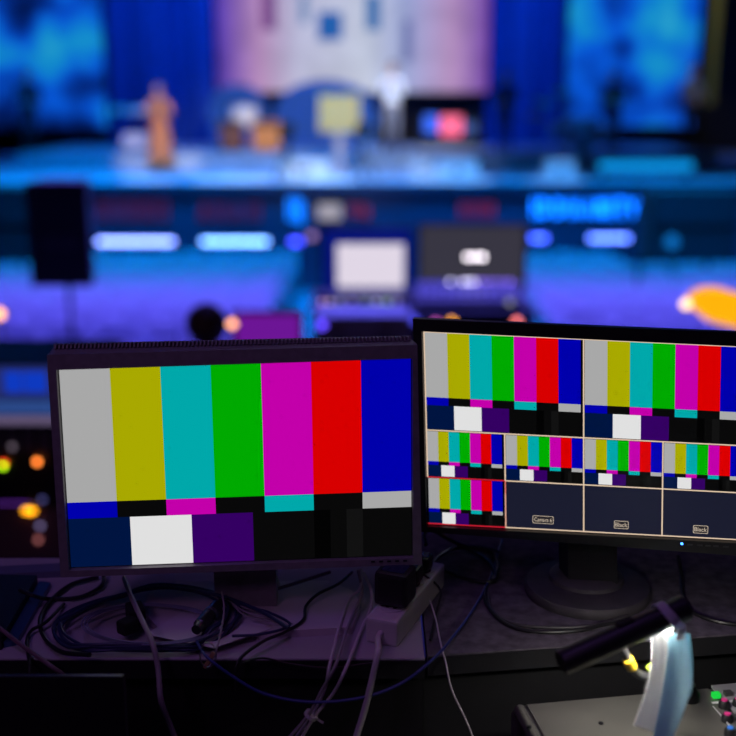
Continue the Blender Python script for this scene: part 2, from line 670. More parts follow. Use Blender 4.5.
    if dress:
        prof = [(.30, .06), (.27, .3), (.22, .65), (.18, .95), (.15, 1.08), (.165, 1.2)]
        MB(T(loc) @ M).lathe(prof, 28).build('skirt', top, r, smooth=True)
    return r


rust = mat('rust_cloth', (0.55, 0.19, 0.06, 1), 0.8, noise=0.12, scale=12)
pale_cloth = mat('pale_cloth', (0.8, 0.8, 0.8, 1), 0.8, noise=0.06, scale=12)
dark_cloth = mat('dark_cloth', (0.015, 0.017, 0.028, 1), 0.85, noise=0.2, scale=12)
grey_cloth = mat('grey_cloth', (0.2, 0.2, 0.24, 1), 0.85, noise=0.15, scale=12)
x = at(160, 130, 22.6).x
person((x, 22.6, SZ), 0.2, 1.74, rust, rust, 'singer in a long rust orange gown standing on the left of the stage', 'hold', dress=True)
x = at(392, 130, 24.0).x
person((x, 24.0, RZ), -0.15, 1.86, pale_cloth, grey_cloth, 'man in a pale shirt standing before the centre video wall', 'hold')
x = at(612, 130, 25.3).x
person((x, 25.3, RZ), 0.1, 1.72, dark_cloth, dark_cloth, 'musician in dark clothes standing behind the drum kit', 'play')
x = at(690, 130, 24.0).x
person((x, 24.0, RZ), 0.35, 1.82, grey_cloth, dark_cloth, 'musician in a grey top at the right end of the stage', 'play')
x = at(505, 130, 24.2).x
person((x, 24.2, RZ), -0.2, 1.70, dark_cloth, dark_cloth, 'musician in dark clothes beside the lit keyboard table', 'play')
x = at(30, 130, 24.2).x
person((x, 24.2, RZ), 0.3, 1.72, dark_cloth, dark_cloth, 'musician in dark clothes at the left end of the stage', 'play')
p = at(207, 325, 5.6)
person((p.x, 5.6, 0.0), math.pi, 1.665, dark_cloth, dark_cloth, 'person seen from behind as a dark head above the left monitor', 'down', hr=.125)

# ------------------------------------------------------------------ stage things
amp_m = mat('brown_tolex', (0.6, 0.22, 0.05, 1), 0.7, noise=0.2, scale=20)
amp_dark = mat('dark_brown_tolex', (0.16, 0.055, 0.03, 1), 0.7, noise=0.2, scale=20)


def amplifier(px, w, Y, h, m, label):
    x = at(px, 140, Y).x
    t = thing('guitar_amplifier', label, 'amplifier', (x, Y, RZ), 'amplifiers on the band riser')
    MB().box((x - w / 2, Y - .15, RZ + .03), (x + w / 2, Y + .15, RZ + h), bev=.02).build('cabinet', m, t)
    MB().box((x - w / 2 + .04, Y - .165, RZ + .07), (x + w / 2 - .04, Y - .149, RZ + h - .14), bev=.006).build('grille', m, t)
    MB().box((x - w / 2 + .04, Y - .162, RZ + h - .11), (x + w / 2 - .04, Y - .149, RZ + h - .03)).build('control_panel', dark_metal, t)
    MB().tube([(x - .1, Y, RZ + h - .01), (x - .08, Y, RZ + h + .03), (x + .08, Y, RZ + h + .03), (x + .1, Y, RZ + h - .01)], .01).build('handle', matt_black, t)
    for sx in (-1, 1):
        for sy in (-1, 1):
            MB().box((x + sx * (w / 2 - .06) - .02, Y + sy * .1 - .02, RZ), (x + sx * (w / 2 - .06) + .02, Y + sy * .1 + .02, RZ + .031)).build('foot', matt_black, t)
    return t


amplifier(232, .50, 24.6, .66, amp_dark, 'dark brown guitar amplifier, left of the pair below the white drum')
amplifier(267, .60, 24.6, .66, amp_m, 'orange brown guitar amplifier, right of the pair below the white drum')
# white drum on a stand behind the amps
x = at(244, 112, 25.2).x
t = thing('floor_tom', 'white drum on thin legs behind the brown amplifiers', 'drum', (x, 25.2, RZ))
Mx = T((x, 25.2, RZ))
MB(Mx).lathe([(.3, .55), (.31, .57), (.31, .95), (.3, .97)], 28).build('shell', pale_cloth, t, smooth=True)
MB(Mx).lathe([(.31, .955), (.325, .96), (.325, .99), (.31, .995)], 28).build('hoop', steel, t, smooth=True)
for k in range(3):
    a = k * 2.094 + .4
    MB(Mx).tube([(.33 * math.cos(a), .33 * math.sin(a), .8), (.33 * math.cos(a), .33 * math.sin(a), .3), (.4 * math.cos(a), .4 * math.sin(a), 0.008)], .012).build('leg', steel, t, smooth=True)

blue_set = mat('blue_set_paint', (0.03, 0.20, 0.62, 1), 0.6, noise=0.1, scale=3)


def arch_panel(px0, px1, pyt, pyb, Y, label):
    a, b = at(px0, pyb, Y), at(px1, pyt, Y)
    cx, rx, z0, hz = (a.x + b.x) / 2, (b.x - a.x) / 2, a.z, b.z - a.z
    t = thing('set_panel', label, 'set piece', (cx, Y, RZ), 'rounded blue set panels')
    poly = [(cx + rx * math.cos(math.pi * i / 24), Y, z0 + hz * math.sin(math.pi * i / 24) ** .7) for i in range(25)]
    MB().extrude(poly, (0, .12, 0)).build('panel', blue_set, t, smooth=True)
    MB().box((cx - rx * .9, Y + .01, RZ), (cx + rx * .9, Y + .11, z0)).build('plinth', blue_set, t)


arch_panel(208, 267, 84, 120, 27.2, 'small rounded blue set panel behind the white drum')
arch_panel(274, 378, 80, 126, 27.4, 'wide rounded blue set panel behind the cream lectern')
# cream lectern
x = at(339, 110, 22.2).x
t = thing('lectern', 'cream lectern on a white post at the front of the stage', 'lectern', (x, 22.2, SZ))
cream = mat('cream_laminate', (0.85, 0.58, 0.16, 1), 0.5, noise=0.05, scale=10)
a, b = at(319, 132, 22.2), at(360, 96, 22.2)
MB().extrude([(a.x, 22.2, a.z), (b.x, 22.2, a.z), (b.x, 22.3, b.z), (a.x, 22.3, b.z)], (0, .06, .02)).build('front_panel', cream, t)
MB().extrude([(a.x + .05, 22.36, b.z - .05), (b.x - .05, 22.36, b.z - .05), (b.x - .05, 22.6, b.z - .2), (a.x + .05, 22.6, b.z - .2)], (0, 0, .03)).build('reading_top', cream, t)
MB().box((x - .1, 22.24, SZ + .04), (x + .1, 22.36, a.z + .05), bev=.01).build('post', white_plastic, t)
MB().box((x - .3, 22.1, SZ), (x + .3, 22.5, SZ + .04), bev=.01).build('foot_plate', white_plastic, t)
# keyboard table with glowing panels
Y = 22.8
a, b = at(420, 150, Y), at(484, 112, Y)
t = thing('keyboard_table', 'keyboard table with glowing blue and pink panels, right of centre stage', 'keyboard', ((a.x + b.x) / 2, Y, SZ))
MB().box((a.x, Y, a.z + .02), (b.x, Y + .1, b.z - .05), bev=.02).build('front_board', matt_black, t)
for (x0, x1, y0, y1, c, s) in [(424, 438, 115, 133, (60, 110, 255), 1.2), (440, 462, 116, 136, (255, 110, 150), 1.3), (464, 476, 122, 134, (80, 110, 190), .7)]:
    p, q = at(x0, y1, Y), at(x1, y0, Y)
    MB().box((p.x, Y - .02, p.z), (q.x, Y + .004, q.z), bev=.006).build('glow_panel', emit('glow_%d' % x0, rgb(*c), s), t)
MB().box((a.x - .05, Y - .2, a.z - .02), (b.x + .05, Y + .25, a.z + .06), bev=.01).build('keyboard_shelf', white_plastic, t)
for s in (a.x + .08, b.x - .08):
    MB().box((s - .03, Y - .05, SZ), (s + .03, Y + .15, a.z - .02)).build('leg', matt_black, t)
MB().box((a.x + .1, Y - .19, a.z + .06), (b.x - .1, Y - .05, a.z + .075)).build('keys', pale_cloth, t)
# grey keyboard on a stand (left)
x, Y = at(134, 120, 24.0).x, 24.0
t = thing('stage_keyboard', 'grey keyboard on a crossed stand beside the singer in rust', 'keyboard', (x, Y, RZ))
MB().box((x - .45, Y - .17, RZ + .82), (x + .45, Y + .17, RZ + .95), bev=.02).build('case', mat('silver_plastic', (.5, .5, .55, 1), .5), t)
MB().box((x - .4, Y - .165, RZ + .951), (x + .4, Y - .03, RZ + .962)).build('keys', pale_cloth, t)
for s in (-1, 1):
    MB().tube([(x - s * .35, Y, RZ + .02), (x + s * .35, Y, RZ + .82)], .022).build('stand_leg', dark_metal, t, smooth=True)
MB().box((x - .25, Y - .15, RZ + .12), (x + .25, Y + .12, RZ + .4), bev=.02).build('pedal_box', mat('silver_plastic', (.5, .5, .55, 1), .5), t)
# drum kit (right)
x, Y = at(578, 130, 23.9).x, 23.95
t = thing('drum_kit', 'blue drum kit with brass cymbals in front of the right video wall', 'drum kit', (x, Y, RZ))
drum_m = mat('pale_blue_drum', (.22, .5, .72, 1), .3, coat=.5)
Mk = T((x + .1, Y, RZ + .29)) @ Matrix.Rotation(math.pi / 2, 4, 'X')
MB(Mk).lathe([(.27, -.2), (.28, -.19), (.28, .19), (.27, .2)], 30).build('bass_drum', drum_m, t, smooth=True)
for (dx, dy, z, r) in [(-.18, .1, .62, .16), (.2, .1, .62, .16), (.62, .2, .42, .2), (-.5, .2, .5, .18)]:
    o = MB(T((x + .1 + dx, Y + dy, RZ + z))).lathe([(r, -.12), (r + .006, -.11), (r + .006, .11), (r, .12)], 24).build('tom_drum', drum_m, t, smooth=True)
    MB(T((x + .1 + dx, Y + dy, 0))).tube([(0, 0, RZ + .01), (0, 0, RZ + z - .1)], .015).build('drum_post', steel, t, smooth=True)
brass = mat('brass', (.7, .5, .15, 1), .3, metal=1)
for (dx, dy, z, r, tl) in [(-.75, .15, 1.05, .24, .25), (.8, .25, 1.1, .26, -.25), (-.3, .45, 1.25, .22, .2), (-.85, .5, .75, .18, 0)]:
    MB(T((x + dx, Y + dy, RZ + z)) @ Matrix.Rotation(tl, 4, 'Y') @ Matrix.Rotation(.25, 4, 'X')).lathe(
        [(r, 0), (r * .6, .015), (.04, .022), (.03, .045), (.008, .05)], 26).build('cymbal', brass, t, smooth=True)
    MB().tube([(x + dx, Y + dy, RZ + .01), (x + dx, Y + dy, RZ + z)], .012).build('cymbal_stand', dark_metal, t, smooth=True)
# wedges and light battens along the stage edge
wedge_m = mat('pale_wedge', (.6, .62, .62, 1), .6, noise=.1, scale=10)


def wedge(px0, px1, Y, m, label, h=.34):
    x0, x1 = at(px0, 170, Y).x, at(px1, 170, Y).x
    t = thing('stage_monitor', label, 'speaker', ((x0 + x1) / 2, Y, SZ), 'floor monitors along the stage edge')
    prof = [(Y - .12, SZ), (Y + .3, SZ), (Y + .3, SZ + h * .5), (Y + .12, SZ + h), (Y - .12, SZ + h)]
    MB().extrude([(x0, p[0], p[1]) for p in prof], (x1 - x0, 0, 0)).build('cabinet', m, t)
    MB().extrude([(x0 + .04, Y + .285, SZ + h * .62), (x1 - .04, Y + .285, SZ + h * .62), (x1 - .04, Y + .15, SZ + h * .99), (x0 + .04, Y + .15, SZ + h * .99)], (0, .012, .008)).build('grille', dark_metal, t)
    MB().box(((x0 + x1) / 2 - .08, Y - .135, SZ + h * .4), ((x0 + x1) / 2 + .08, Y - .119, SZ + h * .6)).build('handle', matt_black, t)


wedge(410, 432, 20.9, wedge_m, 'small pale floor monitor below the man in the pale shirt')
wedge(436, 478, 20.7, wedge_m, 'wide pale floor monitor in front of the lit keyboard table')
wedge(545, 574, 20.7, wedge_m, 'pale floor monitor left of the cyan light batten')
wedge(280, 330, 21.0, wedge_m, 'pale floor monitor below the cream lectern')


def led_bar(px0, px1, py, Y, z, n, col, s, label, hs=.055, name='led_bar', lens_r=.042, standz=None):
    x0, x1 = at(px0, py, Y).x, at(px1, py, Y).x
    zc = at(px0, py, Y).z if z is None else z
    base = standz if standz is not None else zc - hs
    t = thing(name, label, 'stage light', ((x0 + x1) / 2, Y, base), 'strip lights along the stage')
    MB().box((x0, Y, zc - hs), (x1, Y + .12, zc + hs), bev=.012).build('housing', matt_black, t)
    for e in (x0 + .06, x1 - .06):
        MB().box((e - .03, Y + .02, base), (e + .03, Y + .1, zc - hs + .004)).build('bracket', dark_metal, t)
    me = None
    m = emit('lens_%s_%.1f' % (''.join('%02x' % c for c in col), s), rgb(*col), s)
    for i in range(n):
        xx = x0 + (x1 - x0) * (i + .5) / n
        if me is None:
            o = MB(T((xx, Y, zc)) @ Matrix.Rotation(math.pi / 2, 4, 'X')).lathe([(lens_r, -.004), (lens_r, .006), (lens_r * .6, .016)], 12).build('lens', m, t, smooth=True)
            me, xo = o, xx
        else:
            c = me.copy()
            COL.objects.link(c)
            c.parent = t
            c.location = (xx - xo, 0, 0)
    return t


led_bar(600, 692, 166, 20.5, None, 14, (10, 150, 235), 1.2, 'long cyan light batten at the right of the stage edge', .1, lens_r=.085, standz=SZ)
LC = (125, 150, 255)
led_bar(98, 174, 248, 19.6, .19, 18, LC, 8.0, 'violet white strip light at the stage foot, beside the dark loudspeaker', standz=fz(19.6))
led_bar(202, 268, 248, 19.6, .19, 16, (110, 165, 255), 8.0, 'violet white strip light at the stage foot, second from the dark loudspeaker', standz=fz(19.6))
led_bar(291, 301, 248, 19.6, .19, 3, (60, 70, 255), 7.0, 'short violet strip light at the stage foot left of the blue desk screen', standz=fz(19.6))
led_bar(531, 546, 243, 19.6, .25, 4, (60, 90, 255), 8.0, 'short blue strip light at the stage foot right of the grey desk screen', standz=fz(19.6))
led_bar(589, 629, 243, 19.6, .25, 9, (85, 120, 255), 8.0, 'blue strip light at the stage foot at the right of the hall', standz=fz(19.6))


# illuminated lettering and lamps on the stage fascia (too blurred in the photograph to read)
def glow_strokes(name, strokes, col, s, label, Y=20.03, r=.02):
    p = at(strokes[0][0][0], strokes[0][0][1], Y)
    t = thing(name, label, 'sign', (p.x, 20.06, .6))
    m = emit('glow_stroke_' + name + '%02x%02x' % col[:2] + '%d' % int(strokes[0][0][0]), rgb(*col), s)
    for st_ in strokes:
        MB().tube([at(q[0], q[1], Y) for q in st_], r, 8).build('stroke', m, t, smooth=True)
    x0, x1 = min(q[0] for s_ in strokes for q in s_), max(q[0] for s_ in strokes for q in s_)
    a, b = at(x0 - 3, 224, 20.05), at(x1 + 3, 192, 20.05)
    MB().box((a.x, 20.045, a.z), (b.x, 20.062, b.z)).build('backing', stage_front, t)
    return t


V = lambda x, y0=199, y1=217: [(x, y0), (x, y1)]
glow_strokes('lit_sign', [V(534), V(541), [(541, 200), (547, 203), (547, 213), (541, 216)], V(556), [(556, 200), (563, 204), (563, 212), (556, 216)],
                          [(570, 200), (571, 216), (577, 216), (578, 200)], [(584, 216), (588, 200), (592, 216)], V(598), [(598, 200), (605, 216)], V(605),
                          V(612), [(617, 200), (625, 200)], V(621), [(629, 200), (633, 208), (637, 200)], V(633, 208, 216)],
             (10, 110, 255), 6.5, 'blurred row of glowing blue letters on the stage front at right')
red_s = [V(x, 200, 220) for x in (100, 108, 118, 127, 135, 143, 150, 158, 166)]
glow_strokes('lit_sign', red_s, (120, 20, 60), 0.38, 'dim red row of letters on the stage front beside the loudspeaker', r=.03)
red_s = [[(200, 220), (204, 202)], [(204, 202), (208, 220)], V(216, 202, 220), V(224, 202, 220), [(232, 220), (236, 202), (240, 220)], V(250, 202, 220), V(258, 202, 220)]
glow_strokes('lit_sign', red_s, (120, 20, 60), 0.38, 'dim red row of letters on the stage front above the second strip light', r=.03)
glow_strokes('lit_sign', [V(x, 203, 216) for x in (462, 470, 478, 486, 492)], (170, 30, 40), 0.5, 'dim red row of letters above the grey desk screen', r=.03)
glow_strokes('lit_sign', [V(352, 204, 216), V(360, 204, 216), V(367, 206, 218)], (170, 40, 40), 0.5, 'small dim red sign right of the white box lamp', r=.035)
glow_strokes('lit_sign', [V(290, 198, 220), V(296, 198, 222), V(301, 200, 224)], (10, 110, 240), 2.5, 'short blue glowing sign left of the white box lamp', r=.035)
a, b = at(318, 219, 19.9), at(341, 204, 19.9)
t = thing('box_lamp', 'small white glowing box lamp on the stage front', 'lamp', ((a.x + b.x) / 2, 19.9, fz(19.9)))
MB().box((a.x, 19.85, a.z), (b.x, 19.86, b.z)).build('diffuser', emit('box_lamp_glow', rgb(190, 185, 200), .75), t)
MB().box((a.x - .02, 19.86, a.z - .02), (b.x + .02, 20.0, b.z + .02), bev=.01).build('case', matt_black, t)
MB().box(((a.x + b.x) / 2 - .03, 19.88, fz(19.9)), ((a.x + b.x) / 2 + .03, 19.94, a.z)).build('post', matt_black, t)


def tripod_camera(px, pyt, Y, label):
    x = at(px, 150, Y).x
    zt = at(px, pyt, Y).z
    t = thing('camera_tripod', label, 'camera', (x, Y, SZ), 'cameras on tripods at the stage edge')
    hh = zt - SZ
    for k in range(3):
        a = k * 2.094 + .5
        MB().tube([(x, Y, SZ + hh * .55), (x + .3 * math.cos(a), Y + .3 * math.sin(a), SZ + .012)], [.022, .014]).build('leg', matt_black, t, smooth=True)
    MB().tube([(x, Y, SZ + hh * .45), (x, Y, SZ + hh * .72)], .025).build('column', matt_black, t, smooth=True)
    MB().box((x - .12, Y - .2, SZ + hh * .7), (x + .12, Y + .14, zt), bev=.03).build('camera_body', matt_black, t)
    MB(T((x, Y + .14, zt - .14)) @ Matrix.Rotation(-math.pi / 2, 4, 'X')).lathe([(.08, 0), (.085, .1), (.075, .16)], 18).build('lens', black_plastic, t, smooth=True)


tripod_camera(287, 122, 20.45, 'dark camera on a tripod at the stage edge below the amplifiers')
tripod_camera(363, 122, 20.45, 'dark camera on a tripod at the stage edge right of the cream lectern')


# dark loudspeaker stacks beside the stage
def pa_stack(px0, px1, pyt, Y, label):
    x0, x1 = at(px0, 200, Y).x, at(px1, 200, Y).x
    zt = at(px0, pyt, Y).z
    t = thing('speaker_stack', label, 'speaker', ((x0 + x1) / 2, Y, fz(Y + .4)), 'loudspeaker stacks beside the stage')
    n = 3
    for i in range(n):
        zb = fz(Y + .4)
        z0, z1 = zb + (zt - zb) * i / n, zb + (zt - zb) * (i + 1) / n - .01
        c = MB().box((x0, Y, z0), (x1, Y + .8, z1), bev=.02).build('cabinet', matt_black, t)
        MB().box((x0 + .06, Y - .012, z0 + .06), (x1 - .06, Y + .004, z1 - .06)).build('grille', dark_cloth, c)


pa_stack(-40, 34, 186, 17.6, 'dark stack of loudspeakers at the left edge of the picture')
pa_stack(652, 740, 190, 18.2, 'dark stack of loudspeakers at the right edge of the picture')

# loudspeaker on a stand
Y = 9.0
a, b = at(39, 282, Y), at(92, 180, Y)
cx = (a.x + b.x) / 2
t = thing('speaker_stand', 'black tripod stand carrying the dark loudspeaker above the left monitor', 'stand', (cx, Y, fz(Y)))
F = fz(Y)
MB().tube([(cx, Y, F + .12), (cx, Y, a.z)], .02).build('pole', dark_metal, t, smooth=True)
for k in range(3):
    an = k * 2.094 + .3
    MB().tube([(cx, Y, F + .62), (cx + .5 * math.cos(an), Y + .5 * math.sin(an), F + .015 - .027 * math.sin(an))], .015).build('leg', dark_metal, t, smooth=True)
MB().tube([(cx, Y, F + .55), (cx, Y, F + .68)], .034).build('collar', black_plastic, t, smooth=True)
t = thing('loudspeaker', 'dark upright loudspeaker standing above the left end of the left monitor', 'speaker', (cx, Y, a.z))
MB().extrude([(a.x, Y - .2, a.z), (b.x, Y - .2, a.z), (b.x - .07, Y + .2, a.z), (a.x + .07, Y + .2, a.z)], (0, 0, b.z - a.z)).build('cabinet', matt_black, t)
MB().box((a.x + .1, Y - .21, a.z + .3), (b.x - .1, Y - .198, a.z + .42)).build('handle', black_plastic, t)
MB().box((a.x + .08, Y + .199, a.z + .04), (b.x - .08, Y + .212, b.z - .04)).build('grille', dark_metal, t)

# ------------------------------------------------------------------ audience chairs
chair_m = mat('white_chair_plastic', (0.85, 0.85, 0.88, 1), 0.4, noise=0.05, scale=8)
chair_leg = mat('chair_leg_metal', (0.35, 0.35, 0.38, 1), 0.4, metal=0.7)


def make_chair():
    mb = MB()
    mb.box((-.22, -.21, .42), (.22, .21, .455), mi=2, bev=.012)
    n = 8
    vs = []
    for i in range(n + 1):
        x = -.22 + .44 * i / n
        c = .035 * (1 - (2 * i / n - 1) ** 2)
        for z, y in ((.52, -.2), (.86, -.27)):
            vs.append((x, y - c, z))
            vs.append((x, y - c - .022, z))
    fs = []
    for i in range(n):
        o, q = 4 * i, 4 * i + 4
        fs += [(o, q, q + 2, o + 2), (o + 1, o + 3, q + 3, q + 1), (o + 2, q + 2, q + 3, o + 3), (o, o + 1, q + 1, q)]
    fs += [(0, 2, 3, 1), (4 * n, 4 * n + 1, 4 * n + 3, 4 * n + 2)]
    mb.add(vs, fs)
    for s in (-1, 1):
        mb.tube([(s * .2, .19, .43), (s * .215, .21, 0)], .012, 6, 1)
        mb.tube([(s * .2, -.27, .8), (s * .2, -.19, .43), (s * .215, -.23, 0)], .012, 6, 1)
    return mb.build('audience_chair', [chair_m, chair_leg, mat('seat_cloth', (.03, .035, .07, 1), .9, noise=.2, scale=20)], loc=(0, 0, 0))


proto = make_chair()
first = True
slots = []
for r in range(13):
    yy = 6.7 + r * .98
    for c in range(11):
        slots.append((-1.15 - (c + .5) * .5, yy, 'L'))
    for c in range(11):
        slots.append((2.05 + (c + .5) * .5, yy, 'R'))
for (xx, yy, side) in slots:
    hw = (368 + 45) / FPX * (yy * .97 + .6)
    if abs(xx) > hw or (yy < 8.0 and (xx > -1.3 if side == 'L' else xx < 2.6)):
        continue
    if abs(xx - at(-1, 314, 6.4).x) < .45 and abs(yy - 6.4) < .6:
        continue
    if yy > 15.0 and abs(xx - at(672, 242, 15.5).x) < .5 and abs(yy - 15.5) < .5:
        continue
    if abs(xx - cx) < .75 and abs(yy - 9.0) < .8:
        continue
    if yy > 16.8 and (xx < at(40, 200, 17.6).x + .3 or xx > at(645, 200, 18.2).x - .3):
        continue
    o = proto if first else proto.copy()
    if not first:
        COL.objects.link(o)
    first = False
    o.location = (xx + random.uniform(-.015, .015), yy, fz(yy))
    o.rotation_euler = (-.054 if yy > 6 else 0, 0, random.uniform(-.03, .03))
    if side == 'L':
        tag(o, 'white backed chair in the blue lit audience rows left of the aisle', 'chair', 'audience chairs left of the aisle')
    else:
        tag(o, 'white backed chair in the blue lit audience rows right of the aisle', 'chair', 'audience chairs right of the aisle')


# ------------------------------------------------------------------ front of house desk in the aisle
Y = 8.6
DT = 1.16
x0, x1 = at(312, 300, Y).x, at(528, 300, Y).x
struct(MB().box((x0 - .15, Y - .9, fz(Y + 1.2)), (x1 + .15, Y + 1.2, .4)).build('floor_desk_riser', matt_black))
t = thing('equipment_desk', 'dark equipment desk in the aisle carrying the blue and grey screens', 'desk', ((x0 + x1) / 2, Y, .4))
MB().box((x0, Y - .45, DT - .04), (x1, Y + .45, DT), bev=.008).build('desk_top', matt_black, t)
MB().box((x0 + .03, Y + .38, .5), (x1 - .03, Y + .4, DT - .05)).build('modesty_panel', matt_black, t)
for sx in (x0 + .06, x1 - .06):
    for sy in (-.38, .38):
        MB().box((sx - .03, Y + sy - .03, .4), (sx + .03, Y + sy + .03, DT - .04)).build('leg', dark_metal, t)


def display(name, px0, py0, px1, py1, Y, zbase, scr, label, cat='monitor', rim=.02, group=None, parts=None):
    a, b = at(px0, py1, Y), at(px1, py0, Y)
    c = (a.x + b.x) / 2
    t = thing(name, label, cat, (c, Y, zbase), group)
    MB().box((a.x, Y - .002, a.z), (b.x, Y + .006, b.z)).build('screen', scr, t)
    fr = MB()
    fr.box((a.x - rim, Y - .012, a.z - rim), (a.x, Y + .03, b.z + rim)).box((b.x, Y - .012, a.z - rim), (b.x + rim, Y + .03, b.z + rim))
    fr.box((a.x, Y - .012, b.z), (b.x, Y + .03, b.z + rim)).box((a.x, Y - .012, a.z - rim), (b.x, Y + .03, a.z))
    fr.box((a.x, Y + .006, a.z), (b.x, Y + .045, b.z))
    fr.build('frame', matt_black, t)
    MB().box((c - .04, Y + .03, zbase + .01), (c + .04, Y + .07, a.z + .1)).build('neck', matt_black, t)
    MB().box((c - .14, Y - .06, zbase), (c + .14, Y + .16, zbase + .014), bev=.005).build('base', matt_black, t)
    if parts:
        for (nm, q0, r0, q1, r1, m) in parts:
            p, q = at(q0, r1, Y - .006), at(q1, r0, Y - .006)
            MB().box((p.x, Y - .006, p.z), (q.x, Y - .002, q.z)).build(nm, m, t)
    return t


display('desk_monitor', 324, 230, 411, 290, Y + .1, DT, emit('blue_desktop', rgb(10, 30, 150), .6),
        'monitor with a white window on a blue picture on the aisle desk',
        parts=[('white_window', 337, 244, 404, 287, emit('white_window', rgb(225, 215, 230), 1.0))])
dots = []
display('desk_monitor', 420, 226, 525, 289, Y + .12, DT, emit('dark_grey_picture', rgb(56, 54, 66), 1.0),
        'monitor with a dark grey picture and small white emblem on the aisle desk',
        parts=[('emblem_spot', 466, 255, 469, 259, emit('emblem_white', rgb(235, 225, 235), 9)),
               ('emblem_spot', 472, 255.5, 476, 258.5, emit('emblem_white', rgb(235, 225, 235), 9)),
               ('emblem_spot', 480, 255, 484, 259, emit('emblem_white', rgb(235, 225, 235), 9))])
# small mixer with lights on the desk
p = at(430, 308, Y - .2)
t = thing('rack_mixer', 'small mixer with a row of pale lights on the aisle desk', 'mixer', (at(455, 300, Y - .2).x, Y - .2, DT))
xa, xb = at(416, 300, Y - .2).x, at(520, 300, Y - .2).x
MB().extrude([(xa, Y - .34, DT), (xa, Y - .02, DT), (xa, Y - .02, DT + .16), (xa, Y - .34, DT + .06)], (xb - xa, 0, 0)).build('case', black_plastic, t)
for i, (q, s) in enumerate([(450, 1.4), (463, 1.6), (468, 1.7), (473, 1.5), (479, 1.2), (486, .9), (494, .9), (502, .7), (509, 1.2)]):
    pp = at(q, 288, Y - .03)
    col = (190, 185, 215) if i < 4 else (120, 90, 200)
    MB().ball((pp.x, Y - .05, DT + .158), .012, seg=8, rings=6).build('indicator', emit('ind_%d' % i, rgb(*col), s * 5), t)
for i in range(12):
    xx = xa + .04 + (xb - xa - .08) * i / 11
    MB().box((xx - .008, Y - .25, DT + .088), (xx + .008, Y - .22, DT + .118)).build('fader_cap', steel, t)
# short rack on the desk, left end, with pale lights
t = thing('rack_unit', 'small black rack with pale lights below the blue desk screen', 'rack', (at(360, 300, Y - .25).x, Y - .25, DT))
xa, xb = at(318, 300, Y - .25).x, at(410, 300, Y - .25).x
MB().box((xa, Y - .32, DT), (xb, Y - .02, DT + .09), bev=.006).build('case', black_plastic, t)
for i, (q, s, c) in enumerate([(322, 3, (160, 120, 170)), (330, 3, (150, 130, 150)), (339, 3, (110, 110, 160)), (352, 2.5, (110, 100, 170)),
                               (366, 2.5, (100, 120, 130)), (377, 3, (140, 140, 180)), (387, 3, (120, 150, 130)), (397, 2.5, (120, 110, 170))]):
    pp = at(q, 298, Y - .33)
    MB().ball((pp.x, Y - .322, DT + .045), .012, seg=8, rings=6).build('indicator', emit('rind_%d' % i, rgb(*c), s * 2), t)

# magenta screen between the head and the desk
Y2 = 6.9
a = at(262, 345, Y2)
t = thing('side_table', 'small black table below the magenta screen', 'table', (a.x, Y2, fz(Y2)))
zt = a.z - .12
MB().box((a.x - .3, Y2 - .25, zt - .03), (a.x + .3, Y2 + .25, zt)).build('table_top', matt_black, t)
for sx in (-.26, .26):
    for sy in (-.21, .21):
        MB().box((a.x + sx - .02, Y2 + sy - .02, fz(Y2)), (a.x + sx + .02, Y2 + sy + .02, zt - .03)).build('leg', dark_metal, t)
display('small_monitor', 236, 314, 300, 346, Y2, zt, emit('magenta_picture', rgb(120, 25, 165), .8), 'small monitor with a magenta picture above the left monitor')


# grey road case in front of the aisle desk
Yc = 6.75
ca, cb = at(315, 316, Yc), at(411, 316, Yc)
t = thing('road_case', 'grey road case just above the left monitor, below the aisle desk', 'case', ((ca.x + cb.x) / 2, Yc, fz(Yc)))
case_m = mat('road_case_grey', (.34, .36, .40, 1), .55, noise=.1, scale=8)
MB().box((ca.x, Yc, fz(Yc) + .02), (cb.x, Yc + .32, ca.z - .12), bev=.008).build('body', case_m, t)
MB().box((ca.x, Yc, ca.z - .115), (cb.x, Yc + .32, ca.z), bev=.008).build('lid', case_m, t)
for k in (.25, .75):
    xx = ca.x + (cb.x - ca.x) * k
    MB().box((xx - .04, Yc - .012, ca.z - .16), (xx + .04, Yc + .002, ca.z - .07), bev=.003).build('latch', steel, t)
for sx in (ca.x + .06, cb.x - .06):
    for sy in (.06, .26):
        MB().box((sx - .03, Yc + sy - .03, fz(Yc)), (sx + .03, Yc + sy + .03, fz(Yc) + .021)).build('foot', matt_black, t)


# lamps on slim stands
def stand_lamp(px, py, Y, col, s, r, label):
    p = at(px, py, Y)
    F = fz(Y)
    t = thing('stand_lamp', label, 'lamp', (p.x, Y, F), 'small lamps on slim stands')
    MB(T((p.x, Y + .03, F))).lathe([(.05, 0), (.05, .012), (.02, .03)], 20).build('base', matt_black, t, smooth=True)
    MB().tube([(p.x, Y + .03, F + .02), (p.x, Y + .03, p.z)], .01).build('pole', matt_black, t, smooth=True)
    MB(T((p.x, Y + .03, p.z)) @ Matrix.Rotation(math.pi / 2, 4, 'X')).lathe([(r * .5, -.03), (r * 1.05, -.01), (r * 1.15, .02)], 18).build('shade', matt_black, t, smooth=True)
    MB().ball((p.x, Y + .005, p.z), r * .95, seg=14, rings=10).build('bulb', emit('bulb_%d_%d' % (px, py), rgb(*col), s), t, smooth=True)


